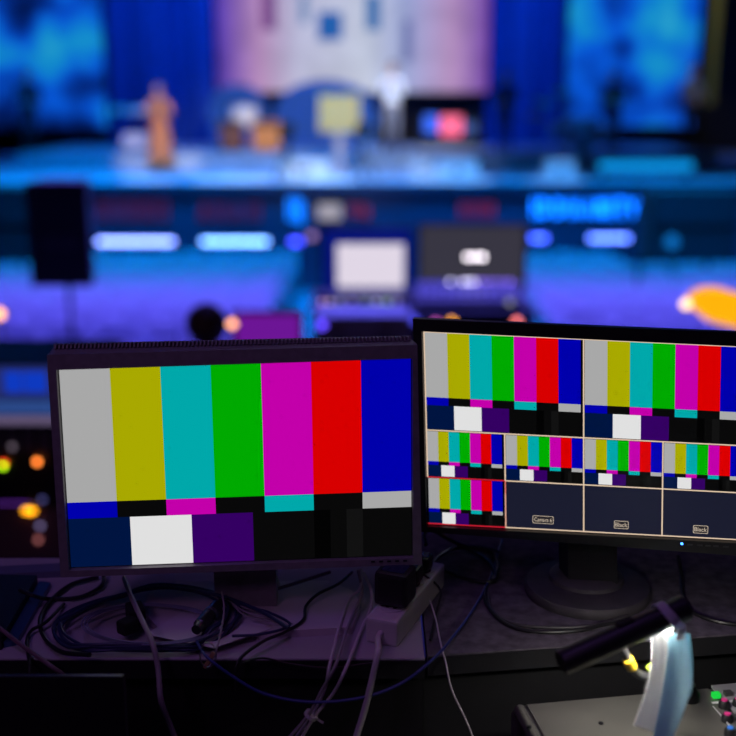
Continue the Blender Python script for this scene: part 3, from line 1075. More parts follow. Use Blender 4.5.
stand_lamp(232, 324, 6.2, (255, 170, 110), 3.2, .026, 'warm peach lamp right beside the dark head')
stand_lamp(-1, 314, 6.4, (255, 170, 110), 3.2, .035, 'warm orange lamp cut by the left edge of the picture')
stand_lamp(322, 325, 6.2, (95, 70, 255), 3.0, .025, 'violet lamp above the left monitor, below the blue desk screen')
stand_lamp(345, 309, 7.4, (120, 120, 120), 2.0, .022, 'dim grey lamp below the left corner of the blue desk screen')
stand_lamp(312, 236, 12.0, (130, 100, 150), 2.2, .045, 'dim mauve lamp beside the white box lamp')
stand_lamp(452, 322, 7.2, (255, 165, 60), 3.0, .025, 'orange lamp just above the right monitor')
stand_lamp(436, 324, 7.2, (200, 90, 190), 2.0, .03, 'pink lamp just above the right monitor next to the orange one')
stand_lamp(414, 320, 7.2, (60, 60, 190), 2.4, .03, 'dark blue lamp above the left corner of the right monitor')
stand_lamp(517, 322, 7.2, (255, 120, 110), 3.0, .026, 'salmon lamp above the right monitor by the right chair rows')
stand_lamp(672, 242, 15.5, (10, 90, 160), 1.6, .10, 'dim blue lamp beside the right loudspeaker stack')
stand_lamp(510, 302, 7.9, (120, 120, 115), 2.0, .024, 'dim grey lamp below the grey desk screen')

# glowing yellow tube lamp at the right
Y = 6.0
t = thing('work_lamp', 'bright yellow tube lamp at the right edge above the right monitor', 'lamp', (at(720, 300, Y).x, Y, 0))
pth = catmull([at(688, 304, Y), at(700, 300, Y + .02), at(720, 306, Y + .05), at(742, 312, Y + .08), at(765, 317, Y + .1)], 6)
MB().tube(pth, [.03 + .07 * min(1, i / 10) for i in range(len(pth))], 14).build('glow_tube', emit('yellow_tube', rgb(255, 170, 10), 1.15), t, smooth=True)
MB().ball(at(686, 304, Y - .02), .03).build('lamp_tip', emit('tip_warm', rgb(255, 205, 150), 2.5), t, smooth=True)
pe = at(740, 330, Y + .1)
MB().tube([(pe.x, Y + .1, .02), (pe.x, Y + .1, at(740, 312, Y + .1).z)], .015).build('pole', dark_metal, t, smooth=True)
MB(T((pe.x, Y + .1, 0))).lathe([(.2, 0), (.2, .015), (.02, .03)], 20).build('base', matt_black, t, smooth=True)

# ------------------------------------------------------------------ equipment rack behind the left monitor
Y = 4.6
xa, xb = at(-45, 400, Y).x, at(100, 400, Y).x
zt = at(20, 364, Y).z
t = thing('equipment_rack', 'tall equipment rack with small coloured lights behind the left monitor', 'rack', ((xa + xb) / 2, Y, 0))
MB().box((xa, Y, 0), (xb, Y + .5, zt), bev=.01).build('case', black_plastic, t)


def on_rack(nm, q0, r0, q1, r1, m, d=.012):
    p, q = at(q0, r1, Y), at(q1, r0, Y)
    return MB().box((p.x, Y - d, p.z), (q.x, Y + .004, q.z), bev=.002).build(nm, m, t)


on_rack('screen', -30, 366, 90, 398, emit('rack_screen_navy', rgb(40, 50, 120), .8), .006)
on_rack('screen_tile', 6, 371, 22, 392, emit('rack_tile', rgb(15, 60, 200), .9), .010)
on_rack('screen_tile', 25, 371, 46, 392, emit('rack_tile', rgb(15, 60, 200), .9), .010)
on_rack('meter_strip', -30, 400, 90, 414, emit('rack_meter', rgb(45, 75, 140), .9), .008)
on_rack('label_strip', -30, 416, 90, 424, emit('rack_label', rgb(110, 95, 130), .8), .008)
for q in (-24, -8, 8, 24, 40, 56, 72):
    on_rack('fader_panel', q, 430, q + 10, 452, mat('rack_grey', (.09, .09, .11, 1), .5), .008)
on_rack('drawer', -30, 476, 90, 498, black_plastic, .01)
on_rack('light_edge', -30, 502.5, 30, 503.5, emit('rack_purple_edge', rgb(110, 50, 170), 1.0), .008)
on_rack('lower_panel', -30, 508, 90, 560, mat('rack_brown', (.16, .09, .10, 1), .5), .008)


def rack_led(px, py, col, s, r, sx=1.0):
    p = at(px, py, Y - .02)
    MB().ball((p.x, Y - .018, p.z), r, seg=12, rings=8, sc=(sx, .6, 1)).build('indicator_lamp', emit('rled_%d' % px, rgb(*col), s), t, smooth=True)


rack_led(37, 462, (255, 130, 50), 5.0, .013)
rack_led(4, 463, (255, 60, 30), 4.0, .010)
rack_led(3, 466, (150, 220, 10), 6.0, .012)
rack_led(12, 447, (80, 70, 80), 3.0, .012)
rack_led(29, 511, (255, 165, 20), 4.0, .014, 2.2)  # glowing ball stands in for a reflected warm light
rack_led(40, 526, (100, 90, 130), 2.5, .012)
rack_led(38, 540, (140, 80, 80), 2.5, .012)
rack_led(42, 500, (60, 60, 110), 2.5, .012)

# ------------------------------------------------------------------ the control desk
DZ = 1.93
desk_pale = mat('pale_laminate', (0.42, 0.38, 0.42, 1), 0.55, noise=0.08, scale=6)
desk_dark = mat('dark_felt', (0.10, 0.085, 0.105, 1), 0.85, noise=0.45, scale=45, bump=0.3)
e0 = gp(0, 659, DZ).y
t = thing('pale_worktop_desk', 'pale topped desk under the left monitor and coiled cables', 'desk', (-.6, 1.65, PLAT))
MB().box((-1.5, e0 + .002, DZ - .03), (0.085, 1.86, DZ), bev=.002).build('worktop', desk_pale, t)
MB().box((-1.5, e0 - .001, DZ - .032), (0.085, e0 + .0018, DZ - .003)).build('edge_strip', matt_black, t)
MB().box((-1.48, e0 + .03, PLAT), (0.085, e0 + .05, DZ - .03)).build('front_panel', matt_black, t)  # added black sheet standing in for the darkness under the desk
for sx in (-1.45, .04):
    MB().box((sx - .025, 1.76, PLAT), (sx + .025, 1.81, DZ - .03)).build('leg', dark_metal, t)
t = thing('dark_topped_desk', 'dark felt topped desk under the right monitor', 'desk', (.85, 1.7, PLAT))
e1, e2 = gp(440, 655, DZ), gp(736, 634, DZ)
sl = (e2.y - e1.y) / (e2.x - e1.x)
x1d = 1.6
poly = [(.09, e1.y + sl * (.09 - e1.x)), (x1d, e1.y + sl * (x1d - e1.x)), (x1d, 2.05), (.09, 1.98)]
MB().prism(poly, DZ - .03, DZ).build('worktop', desk_dark, t)
MB().prism([(poly[0][0], poly[0][1] - .003), (poly[1][0], poly[1][1] - .003), (poly[1][0], poly[1][1] - .0005), (poly[0][0], poly[0][1] - .0005)], DZ - .032, DZ - .002).build('edge_strip', matt_black, t)
MB().prism([(poly[0][0] - .004, poly[0][1] + .03), (poly[1][0] - .01, poly[1][1] + .03), (poly[1][0] - .01, poly[1][1] + .05), (poly[0][0] - .004, poly[0][1] + .05)],
           PLAT, DZ - .03).build('front_panel', matt_black, t)  # added black sheet, same stand-in for the dark below this worktop
for (sx, sy) in ((.14, 1.92), (1.5, 1.95)):
    MB().box((sx - .025, sy - .025, PLAT), (sx + .025, sy + .025, DZ - .03)).build('leg', dark_metal, t)
# lower front desk carrying the consoles
FZ = 1.72
t = thing('front_desk', 'black front desk carrying the mixing console', 'desk', (0, .9, PLAT))
MB().box((-1.5, .55, FZ - .03), (1.5, 1.46, FZ), bev=.003).build('worktop', matt_black, t)
for sx in (-1.44, 1.44):
    for sy in (.62, 1.34):
        MB().box((sx - .03, sy - .03, PLAT), (sx + .03, sy + .03, FZ - .03)).build('leg', dark_metal, t)

# colour bar palette
CB = {'grey': (168, 168, 168), 'yellow': (168, 168, 0), 'cyan': (0, 168, 170), 'green': (0, 170, 0), 'magenta': (195, 0, 170),
      'red': (216, 0, 0), 'blue': (0, 0, 172), 'black': (8, 8, 8), 'iblue': (0, 20, 64), 'white': (224, 224, 224), 'violet': (52, 0, 98),
      'blacker': (2, 2, 2), 'blackish': (17, 17, 17), 'navy': (26, 28, 46), 'cream': (222, 196, 170), 'redline': (200, 30, 50), 'off': (3, 3, 5)}
CN = list(CB)
SCR = [emit('screen_' + n, rgb(*CB[n]), 1.0) for n in CN]
CI = {n: i for i, n in enumerate(CN)}


def bars(add, u0, v0, u1, v1):
    """add(u0,v0,u1,v1,colour) with v measured downward 0..1."""
    W, H = u1 - u0, v1 - v0
    top = ['grey', 'yellow', 'cyan', 'green', 'magenta', 'red', 'blue']
    mid = ['blue', 'black', 'magenta', 'black', 'cyan', 'black', 'grey']
    for i in range(7):
        add(u0 + W * i / 7, v0, u0 + W * (i + 1) / 7, v0 + H * .667, top[i])
        add(u0 + W * i / 7, v0 + H * .667, u0 + W * (i + 1) / 7, v0 + H * .75, mid[i])
    q = 5 / 28
    cuts = [0, q, 2 * q, 3 * q, 4 * q, 5 / 7 + 1 / 21, 5 / 7 + 2 / 21, 6 / 7, 1]
    cs = ['iblue', 'white', 'violet', 'black', 'blacker', 'black', 'blackish', 'black']
    for i in range(8):
        add(u0 + W * cuts[i], v0 + H * .75, u0 + W * cuts[i + 1], v1, cs[i])


class Pose:
    def __init__(s, pos, yaw, tilt, roll):
        s.pos = Vector((pos[0], pos[1], pos[2] + CAMZ))
        s.M = T(s.pos) @ Rz(math.radians(yaw)) @ Matrix.Rotation(math.radians(tilt), 4, 'X') @ Matrix.Rotation(math.radians(roll), 4, 'Y')
        s.Mi = s.M.inverted()

    def plane(s, px, py, y=0.0):
        """photo direction met with the local plane y = const -> local (x, z)."""
        o = s.Mi @ CAM
        d = s.Mi.to_3x3() @ ray(px, py)
        k = (y - o.y) / d.y
        p = o + d * k
        return (p.x, p.z)


def homography(q):
    """unit square (u right, v down) -> quad q = TL, TR, BR, BL (x, z)."""
    (x0, y0), (x1, y1), (x2, y2), (x3, y3) = q
    dx1, dx2, sx = x1 - x2, x3 - x2, x0 - x1 + x2 - x3
    dy1, dy2, sy = y1 - y2, y3 - y2, y0 - y1 + y2 - y3
    den = dx1 * dy2 - dx2 * dy1
    g = (sx * dy2 - dx2 * sy) / den
    h = (dx1 * sy - sx * dy1) / den
    a, b_, c = x1 - x0 + g * x1, x3 - x0 + h * x3, x0
    d, e, f = y1 - y0 + g * y1, y3 - y0 + h * y3, y0

    def fn(u, v):
        w = g * u + h * v + 1
        return ((a * u + b_ * v + c) / w, (d * u + e * v + f) / w)
    return fn


def ring(mb, outer, inner, y0, y1, mi=0):
    """frame between two quads (x,z), from depth y0 (front) to y1."""
    n = 4
    vs = [(p[0], y0, p[1]) for p in outer] + [(p[0], y0, p[1]) for p in inner] + [(p[0], y1, p[1]) for p in outer] + [(p[0], y1, p[1]) for p in inner]
    fs = []
    for i in range(n):
        j = (i + 1) % n
        fs += [(i, j, n + j, n + i), (2 * n + i, 3 * n + i, 3 * n + j, 2 * n + j), (n + i, n + j, 3 * n + j, 3 * n + i), (i, 2 * n + i, 2 * n + j, j)]
    mb.add(vs, fs, mi)


def grow(q, d):
    cx_ = sum(p[0] for p in q) / 4
    cz_ = sum(p[1] for p in q) / 4
    return [(p[0] + d * (1 if p[0] > cx_ else -1), p[1] + d * (1 if p[1] > cz_ else -1)) for p in q]


# ---- left monitor
PL = Pose((-.1975, 1.6089, -.5535), 3.93, -4.3, -.63)
t = thing('broadcast_monitor', 'wide grey-framed monitor with vented top showing one full screen of colour bars', 'monitor', (PL.pos.x, PL.pos.y + .05, DZ))
q = [PL.plane(59, 369.7), PL.plane(410.7, 358.4), PL.plane(411.6, 554.7), PL.plane(71.2, 567.2)]
H = homography(q)
mb = MB(PL.M)
bars(lambda u0, v0, u1, v1, c: mb.quad([(H(u, v)[0], 0, H(u, v)[1]) for u, v in ((u0, v0), (u1, v0), (u1, v1), (u0, v1))], CI[c]), 0, 0, 1, 1)
mb.quad([(p[0], .002, p[1]) for p in grow(q, .004)], CI['off'])
mb.build('screen', SCR, t)
out = [PL.plane(46.8, 354.8, -.012), PL.plane(417.3, 344.8, -.012), PL.plane(422, 564.5, -.012), PL.plane(60.6, 577.5, -.012)]
mb = MB(PL.M)
ring(mb, out, grow(q, .0015), -.012, .004)
bez = mb.build('bezel', grey_plastic, t)
# housing: sloped shoulders back to the vented top
mb = MB(PL.M)
back = [PL.plane(53.5, 347.5, .045), PL.plane(411.5, 339.5, .045), (out[2][0] - .012, out[2][1] + .012), (out[3][0] + .012, out[3][1] + .012)]
vs = [(p[0], .004, p[1]) for p in out] + [(p[0], .045, p[1]) for p in back]
fs = [(i, (i + 1) % 4, 4 + (i + 1) % 4, 4 + i) for i in range(4)] + [(4, 5, 6, 7)]
mb.add(vs, fs)
mb.add([(p[0], .045, p[1]) for p in grow(back, -.05)] + [(p[0], .075, p[1]) for p in grow(back, -.07)],
       [(i, (i + 1) % 4, 4 + (i + 1) % 4, 4 + i) for i in range(4)] + [(4, 5, 6, 7)])
hous = mb.build('housing', grey_plastic, t)
mb = MB(PL.M)
n = 92
for i in range(n):
    f = (i + .5) / n
    xx = back[0][0] + .004 + (back[1][0] - back[0][0] - .008) * f
    zz = back[0][1] + (back[1][1] - back[0][1]) * f
    mb.add([(xx - .00115, .024, zz + .0015), (xx + .00115, .024, zz + .0015), (xx + .00115, .046, zz - .006), (xx - .00115, .046, zz - .006),
            (xx - .00115, .026, zz + .0065), (xx + .00115, .026, zz + .0065), (xx + .00115, .046, zz + .0055), (xx - .00115, .046, zz + .0055)],
           [(0, 1, 2, 3), (4, 5, 6, 7), (0, 1, 5, 4), (1, 2, 6, 5), (2, 3, 7, 6), (3, 0, 4, 7)])
g = mb.build('vent_grille', grey_plastic, hous)
g['kind'] = 'stuff'
z0 = back[0][1]
MB(PL.M).add([(back[0][0], .047, back[0][1] - .02), (back[1][0], .047, back[1][1] - .02), (back[1][0], .047, back[1][1] + .0052), (back[0][0], .047, back[0][1] + .0052),
              (back[0][0], .052, back[0][1] - .02), (back[1][0], .052, back[1][1] - .02), (back[1][0], .052, back[1][1] + .0052), (back[0][0], .052, back[0][1] + .0052)],
             [(0, 1, 2, 3), (4, 5, 6, 7), (0, 1, 5, 4), (1, 2, 6, 5), (2, 3, 7, 6), (3, 0, 4, 7)]).build('vent_rim', grey_plastic, hous)
for px in (373, 381, 389, 397, 405):
    p = PL.plane(px, 561.5 - (px - 373) * .03, -.012)
    MB(PL.M).box((p[0] - .003, -.0135, p[1] - .0012), (p[0] + .003, -.011, p[1] + .0012)).build('button', black_plastic, bez)
# neck and foot plate
nb = PL.M @ Vector((0, .05, -.14))
n0 = gp(236, 600, DZ + .012)
MB().extrude([(nb.x - .05, nb.y - .008, nb.z + .05), (nb.x + .05, nb.y - .008, nb.z + .05), (nb.x + .05, nb.y + .03, nb.z + .05), (nb.x - .05, nb.y + .03, nb.z + .05)],
             (0, .0, -(nb.z + .05 - DZ - .01))).build('neck', grey_plastic, t)
poly = [gp(a_, b_, DZ) for a_, b_ in ((150, 600), (178, 588), (328, 587), (352, 597), (361, 609), (352, 634), (300, 637), (196, 640), (158, 634), (143, 618))]
MB().prism([(p.x, p.y) for p in poly], DZ, DZ + .012).build('foot_plate', mat('silver_grey_plastic', (.6, .52, .55, 1), .45), t)

# ---- right monitor
PR = Pose((.3424, 1.6902, -.5355), -13.3, -.4, -1.59)
t = thing('multiview_monitor', 'black monitor on a round foot showing a grid of small colour bar pictures', 'monitor', (.371, 1.72, DZ))
q = [PR.plane(423.6, 331.0), PR.plane(745.2, 346.2), PR.plane(740.5, 540.3), PR.plane(428.4, 523.8)]
H = homography(q)
mb = MB(PR.M)


def addq(u0, v0, u1, v1, c, y=0.0):
    mb.quad([(H(u, v)[0], y, H(u, v)[1]) for u, v in ((u0, v0), (u1, v0), (u1, v1), (u0, v1))], CI[c])


addq(0, 0, 1, 1, 'off', .0015)
gx, gy = .0035, .006
RV = [0, .505, .75, 1.0]
cells = [(0, RV[0], .5, RV[1], 'b'), (.5, RV[0], 1, RV[1], 'b')]
for i in range(4):
    cells.append((i * .25, RV[1], i * .25 + .25, RV[2], 'b'))
cells.append((0, RV[2], .25, RV[3], 'b'))
for i in range(1, 4):
    cells.append((i * .25, RV[2], i * .25 + .25, RV[3], 'n'))
for (u0, v0, u1, v1, k) in cells:
    if k == 'b':
        bars(lambda a_, b_, c_, d_, c: addq(a_, b_, c_, d_, c), u0 + gx, v0 + gy, u1 - gx - (.006 if u0 == 0 else 0), v1 - gy)
    else:
        addq(u0 + gx, v0 + gy, u1 - gx, v1 - gy, 'navy')
L = .0022
LV = .0032


def hline(v, u0, u1, c='cream'):
    addq(u0, v - LV, u1, v + LV, c, -.0004)


def vline(u, v0, v1, c='cream'):
    addq(u - L, v0, u + L, v1, c, -.0005)


hline(LV, 0, 1)
hline(RV[1], 0, 1)
hline(RV[2], .25, 1)
hline(RV[2], 0, .25, 'redline')
hline(1 - LV, .25, 1)
hline(1 - LV, 0, .25, 'redline')
vline(.5, 0, 1)
vline(.25, RV[1], 1)
vline(.75, RV[1], 1)
vline(L * .6, 0, RV[2])
vline(.25, RV[2], 1, 'redline')
vline(1 - L, 0, 1)
scr = mb.build('screen', SCR, t)
out = [PR.plane(412.8, 318.8, -.01), PR.plane(757, 333.5, -.01), PR.plane(752, 557, -.01), PR.plane(417.5, 531.5, -.01)]
mb = MB(PR.M)
ring(mb, out, grow(q, .0012), -.01, .004)
bez = mb.build('bezel', black_plastic, t)
mb = MB(PR.M)
bk = grow(out, -.012)
mb.add([(p[0], .004, p[1]) for p in out] + [(p[0], .035, p[1]) for p in bk],
       [(i, (i + 1) % 4, 4 + (i + 1) % 4, 4 + i) for i in range(4)] + [(4, 5, 6, 7)])
mb.add([(p[0], .035, p[1]) for p in grow(bk, -.06)] + [(p[0], .06, p[1]) for p in grow(bk, -.08)],
       [(i, (i + 1) % 4, 4 + (i + 1) % 4, 4 + i) for i in range(4)] + [(4, 5, 6, 7)])
mb.build('housing', black_plastic, t)
p = PR.plane(681.8, 543.6, -.01)
MB(PR.M).ball((p[0], -.0105, p[1]), .0022, sc=(1, .5, 1)).build('power_light', emit('power_blue', rgb(60, 130, 255), 6.0), bez, smooth=True)
for px in (690, 700, 708, 716, 726):
    p = PR.plane(px, 544.6 + (px - 690) * .06, -.01)
    MB(PR.M).box((p[0] - .004, -.0112, p[1] - .0012), (p[0] + .004, -.0095, p[1] + .0012)).build('button', mat('button_grey', (.06, .06, .065, 1), .4), bez)


# captions: real lettering on the screen
def caption(txt, u, v, h, wpx, hpx):
    cx_, cz_ = H(u, v)
    cu = D.curves.new('caption', 'FONT')
    cu.body = txt
    cu.align_x = 'CENTER'
    cu.align_y = 'CENTER'
    cu.size = h
    tmp = D.objects.new('caption', cu)
    COL.objects.link(tmp)
    dg = bpy.context.evaluated_depsgraph_get()
    dg.update()
    me = D.meshes.new_from_object(tmp.evaluated_get(dg))
    D.objects.remove(tmp)
    mb = MB(PR.M @ T((cx_, -.0012, cz_)) @ Matrix.Rotation(math.pi / 2, 4, 'X'))
    xs, ys = [v_.co.x for v_ in me.vertices], [v_.co.y for v_ in me.vertices]
    kx, ky = 1.66 * wpx / (max(xs) - min(xs)), 1.0 * hpx / (max(ys) - min(ys))
    mx_, my_ = (max(xs) + min(xs)) / 2, (max(ys) + min(ys)) / 2
    mb.add([((v_.co.x - mx_) * kx, (v_.co.y - my_) * ky, 0) for v_ in me.vertices], [list(f.vertices) for f in me.polygons])
    # rounded outline
    w, hh, r = wpx, hpx, hpx * .3
    loop = []
    for (sx, sy, a0) in ((1, 1, 0), (-1, 1, 90), (-1, -1, 180), (1, -1, 270)):
        for k in range(5):
            a_ = math.radians(a0 + 22.5 * k)
            loop.append((sx * (w - r) + r * math.cos(a_), sy * (hh - r) + r * math.sin(a_)))
    n_ = len(loop)
    inner = [(x_ * (1 - 0.0008 / w), y_ * (1 - 0.0008 / hh)) for x_, y_ in loop]
    mb.add([(x_, y_, 0) for x_, y_ in loop] + [(x_, y_, 0) for x_, y_ in inner],
           [(i, (i + 1) % n_, n_ + (i + 1) % n_, n_ + i) for i in range(n_)])
    mb.build('caption', emit('caption_cream', rgb(205, 188, 168), 1.0), scr)
    bgm = MB(PR.M @ T((cx_, -.0007, cz_)) @ Matrix.Rotation(math.pi / 2, 4, 'X'))
    bgm.add([(x_, y_, 0) for x_, y_ in loop], [tuple(range(n_))])
    bgm.build('caption_plate', emit('caption_back', rgb(40, 36, 40), 1.0), scr)


for (txt, px, py, w) in (('Camera 6', 543.5, 519.5, .0172), ('Black', 621.5, 524.5, .0115), ('Black', 700.5, 529.3, .0115)):
    # photo position -> u, v of the screen by a short search
    best = min(((i / 400., j / 400.) for i in range(100, 401, 1) for j in range(320, 400, 1)),
               key=lambda s: (H(*s)[0] - PR.plane(px, py)[0]) ** 2 + (H(*s)[1] - PR.plane(px, py)[1]) ** 2)
    caption(txt, best[0], best[1], .0088, w, .0068)

bc = gp(587, 592, DZ)
MB().extrude([(bc.x - .036, bc.y - .02, DZ + .02), (bc.x + .044, bc.y - .03, DZ + .02), (bc.x + .044, bc.y + .015, DZ + .02), (bc.x - .044, bc.y + .025, DZ + .02)],
             (-.005, .035, .2)).build('neck', matt_black, t)
MB(T((bc.x, bc.y, DZ))).lathe([(.104, 0), (.106, .004), (.106, .012), (.102, .017), (.06, .02)], 48).build('round_foot', mat('foot_plastic', (.05, .044, .05, 1), .65, noise=.2, scale=40), t, smooth=True)
MB(T((bc.x, bc.y + .012, DZ + .018))).lathe([(.064, 0), (.062, .008), (.052, .014)], 32).build('collar', mat('foot_plastic', (.05, .044, .05, 1), .65, noise=.2, scale=40), t, smooth=True)

# ------------------------------------------------------------------ things on the desk
paper = mat('paper', (.62, .58, .6, 1), .7)
poly = [gp(a_, b_, DZ) for a_, b_ in ((146, 642), (214, 656), (272, 636), (205, 606))]
o = MB().prism([(p.x, p.y) for p in poly], DZ + .0125, DZ + .0135).build('paper_sheet', paper, loc=(poly[0].x, poly[0].y, DZ + .0125))
tag(o, 'sheet of paper poking out at the desk edge below the left monitor', 'paper')
# black slim device at far left
poly = [gp(a_, b_, DZ) for a_, b_ in ((-40, 584), (38, 586), (2, 650), (-70, 650))]
t = thing('slim_device', 'black slim device with a blue-lit edge at the left edge of the desk', 'device', ((poly[0].x + poly[2].x) / 2, poly[2].y + .05, DZ))
MB().prism([(p.x, p.y) for p in poly], DZ, DZ + .02).build('case', black_plastic, t)
poly2 = [gp(a_, b_, DZ) for a_, b_ in ((39.5, 586), (51, 587), (18, 645), (4, 648))]
MB().prism([(p.x, p.y) for p in poly2], DZ, DZ + .009).build('blue_lit_side', mat('blue_lit_metal', (.05, .12, .25, 1), .35, metal=.5), t)  # blue light on the device's side, put into the strip's colour
# low board along the rear edge of the desk
pb0, pb1 = gp(-10, 581, DZ), gp(66, 577, DZ)
o = MB().prism([(pb0.x, pb0.y), (pb1.x, pb1.y), (pb1.x, pb1.y + .035), (pb0.x, pb0.y + .035)], DZ, DZ + .012).build('flat_board', mat('blue_grey_board', (.12, .13, .22, 1), .6), loc=(pb0.x, pb0.y, DZ))
tag(o, 'dull blue flat board lying at the rear left of the pale desk', 'board')

# power strip
u = (gp(432, 592, DZ) - gp(392, 643, DZ))
u.z = 0
ln = u.length
u.normalize()
wv = Vector((u.y, -u.x, 0))
base = gp(381, 645, DZ) + Vector((0, .0, 0))
Ms = Matrix(((wv.x, u.x, 0, base.x), (wv.y, u.y, 0, base.y), (0, 0, 1, DZ), (0, 0, 0, 1)))
SL = .235
t = thing('power_strip', 'white power strip at the edge of the pale desk', 'power strip', (base.x, base.y + .1, DZ))
body = MB(Ms).box((-.026, 0, 0), (.026, SL, .042), bev=.005).build('body', white_plastic, t)
for k in range(4):
    yy = .045 + k * .05
    s = MB(Ms @ T((0, yy, .0415))).lathe([(.019, 0), (.019, .0025), (.0165, .0025), (.0165, .001)], 24).build('socket', white_plastic, t, smooth=True)
    MB(Ms @ T((0, yy, .043))).box((-.009, -.003, -.001), (-.004, .003, .0016)).box((.004, -.003, -.001), (.009, .003, .0016)).build('pin_hole', matt_black, s)


def plug_adapter(yy, h, w, l, label, name='power_adapter'):
    c = Ms @ Vector((0, yy, .044))
    t = thing(name, label, 'plug', c)
    MB(Ms).box((-w, yy - l, .0465), (w, yy + l, .0465 + h), bev=.007).build('body', black_plastic, t)
    MB(Ms @ T((0, yy, .0435))).lathe([(.015, 0), (.015, .004)], 18).build('plug_face', matt_black, t)
    MB(Ms).box((-w * .7, yy - l * .6, .0465 + h - .0005), (w * .7, yy + l * .6, .0468 + h)).build('label_plate', mat('navy_gloss', (.02, .025, .08, 1), .25), t)


plug_adapter(.062, .055, .027, .026, 'big black power adapter plugged into the white power strip')
plug_adapter(.135, .03, .017, .017, 'small black plug behind the big adapter on the power strip', 'mains_plug')
plug_adapter(.19, .026, .016, .016, 'small black plug at the far end of the white power strip', 'mains_plug')


# ---- cables
def G(px, py, dz=.004):
    return gp(px, py, DZ + dz)


EY = e0 - .012


def Hn(px, py, dy=0.0):
    return at(px, py, EY - dy)


def cable(pts, r, m, label, sub=8, name='cable', group=None, seg=8):
    pth = catmull(pts, sub)
    o = MB().tube(pth, r, seg).build(name, m, smooth=True, loc=pth[0])
    return tag(o, label, 'cable', group)


c_blue = mat('blue_cable', (.025, .04, .22, 1), .45)
c_navy = mat('navy_cable', (.02, .025, .085, 1), .45)
c_black = mat('black_cable', (.012, .011, .014, 1), .4)
c_grey = mat('grey_cable', (.30, .26, .28, 1), .5)
c_white = mat('white_cable', (.6, .55, .56, 1), .45)
c_brown = mat('mauve_cable', (.16, .09, .12, 1), .5)

# big coil
pts = []
turns = 6
for i in range(turns * 20 + 1):
    a_ = 2 * math.pi * i / 20
    k = i // 20
    j1, j2 = math.sin(k * 2.3) * 3.5, math.cos(k * 1.7) * 2.5
    rx = 88 + j1 * 1.5 + 4 * math.sin(a_ * 2 + k)
    ry = 31 + j2
    px = 146 + j1 * .6 + rx * math.cos(a_ + 1.0)
    py = 624 + j2 * .4 - (px - 146) * .06 + ry * math.sin(a_ + 1.0)
    py = min(py, 659)
    z = .006 + .0035 * (k % 3) + .002 * (1 + math.sin(a_ * 3 + k))
    pp = gp(px, py, DZ + z)
    if pp.y < e0 + .004:
        pp = Vector((pp.x, e0 + .004 + .0006 * k, DZ + z + .004))
    elif 143 < px < 361 and 587 < py < 640:
        pp.z += .012
    pts.append(pp)
t = thing('coiled_cable', 'coil of dark blue cable lying below the left monitor', 'cable', (G(146, 625).x, G(146, 625).y, DZ))
MB().tube(catmull(pts, 3), .0023, 7).build('windings', c_navy, t, smooth=True)
A, B = gp(196, 630, DZ + .034), gp(222, 600, DZ + .034)
d = (B - A)
MB().tube([A, A + d * .12, A + d * .14, A + d * .5, A + d * .52, A + d * .8, A + d * .82, B], [.0075, .0085, .0105, .0105, .0095, .0095, .006, .004], 16).build(
    'plug_barrel', mat('dark_steel', (.12, .11, .13, 1), .35, metal=.9), t, smooth=True)
MB().tube([A + d * .5, A + d * .56], .0115, 16).build('plug_ring', steel, t, smooth=True)
# second thin coil in front
pts = []
for i in range(3 * 18 + 1):
    a_ = 2 * math.pi * i / 18
    k = i / 18
    pts.append(gp(150 + (70 - 3 * k) * math.cos(a_) , 624 + (21 - k) * math.sin(a_), DZ + .022 + .003 * math.sin(a_ * 2 + k)))
cable(pts, .0012, mat('pale_blue_cable', (.2, .2, .32, 1), .45), 'thin pale cable coiled inside the dark blue coil', 3)
# velcro block
vb = gp(136, 612, DZ + .03)
t = thing('cable_strap', 'black strap bundle sitting on the coiled cables', 'strap', (vb.x, vb.y, DZ + .01))
MB(T(vb) @ Rz(.4)).box((-.014, -.02, -.018), (.012, .018, .012), bev=.004).build('strap_block', matt_black, t)
MB(T(gp(128, 622, DZ + .03)) @ Rz(.9)).box((-.016, -.012, -.016), (.012, .010, .006), bev=.004).build('strap_tail', matt_black, t)

cable([gp(124, 578, DZ + .03), gp(131, 596, DZ + .04), gp(141, 618, DZ + .045), gp(152, 642, DZ + .035), Hn(158, 668, .02), Hn(161, 700, .04), Hn(170, 725, .04), Hn(178, 745, .04)],
      .0042, c_grey, 'thick grey cable running down over the desk edge from the black strap')
cable([G(-8, 622, .03), G(20, 644, .012), G(48, 664, .01), Hn(66, 678, .02), Hn(80, 700, .03)], .0034, c_brown, 'mauve cable crossing the left corner of the desk')
cable([G(104, 574, .01), G(101, 586, .008), G(80, 597, .006), G(50, 599, .006), G(34, 596, .024), G(20, 590, .026)], .0036, c_black, 'black cable looping from under the left monitor to the slim device')
cable([G(98, 577, .006), G(70, 585, .006), G(48, 604, .006), G(40, 622, .006), G(46, 640, .006), G(62, 652, .01), G(90, 655, .02)], .0036, c_black, 'black cable curving round the left end of the coil')
cable([G(64, 604, .006), G(46, 622, .012), G(32, 630, .008), G(27, 640, .006), G(28, 654, .006), Hn(30, 668, .01), Hn(30, 690, .02)], .0028, c_black, 'thin black cable dropping over the left desk edge')
cable([G(60, 620, .03), G(110, 598, .034), G(160, 588, .034), G(200, 592, .034), G(225, 597, .034), G(262, 612, .034), G(288, 628, .03)], .003, c_navy, 'navy cable stretched over the top of the coil')
cable([G(215, 584, .03), G(236, 604, .03), G(268, 612, .028), G(290, 625, .022), G(262, 634, .02), G(232, 636, .022)], .0022, c_navy, 'thin navy cable looping over the monitor foot')
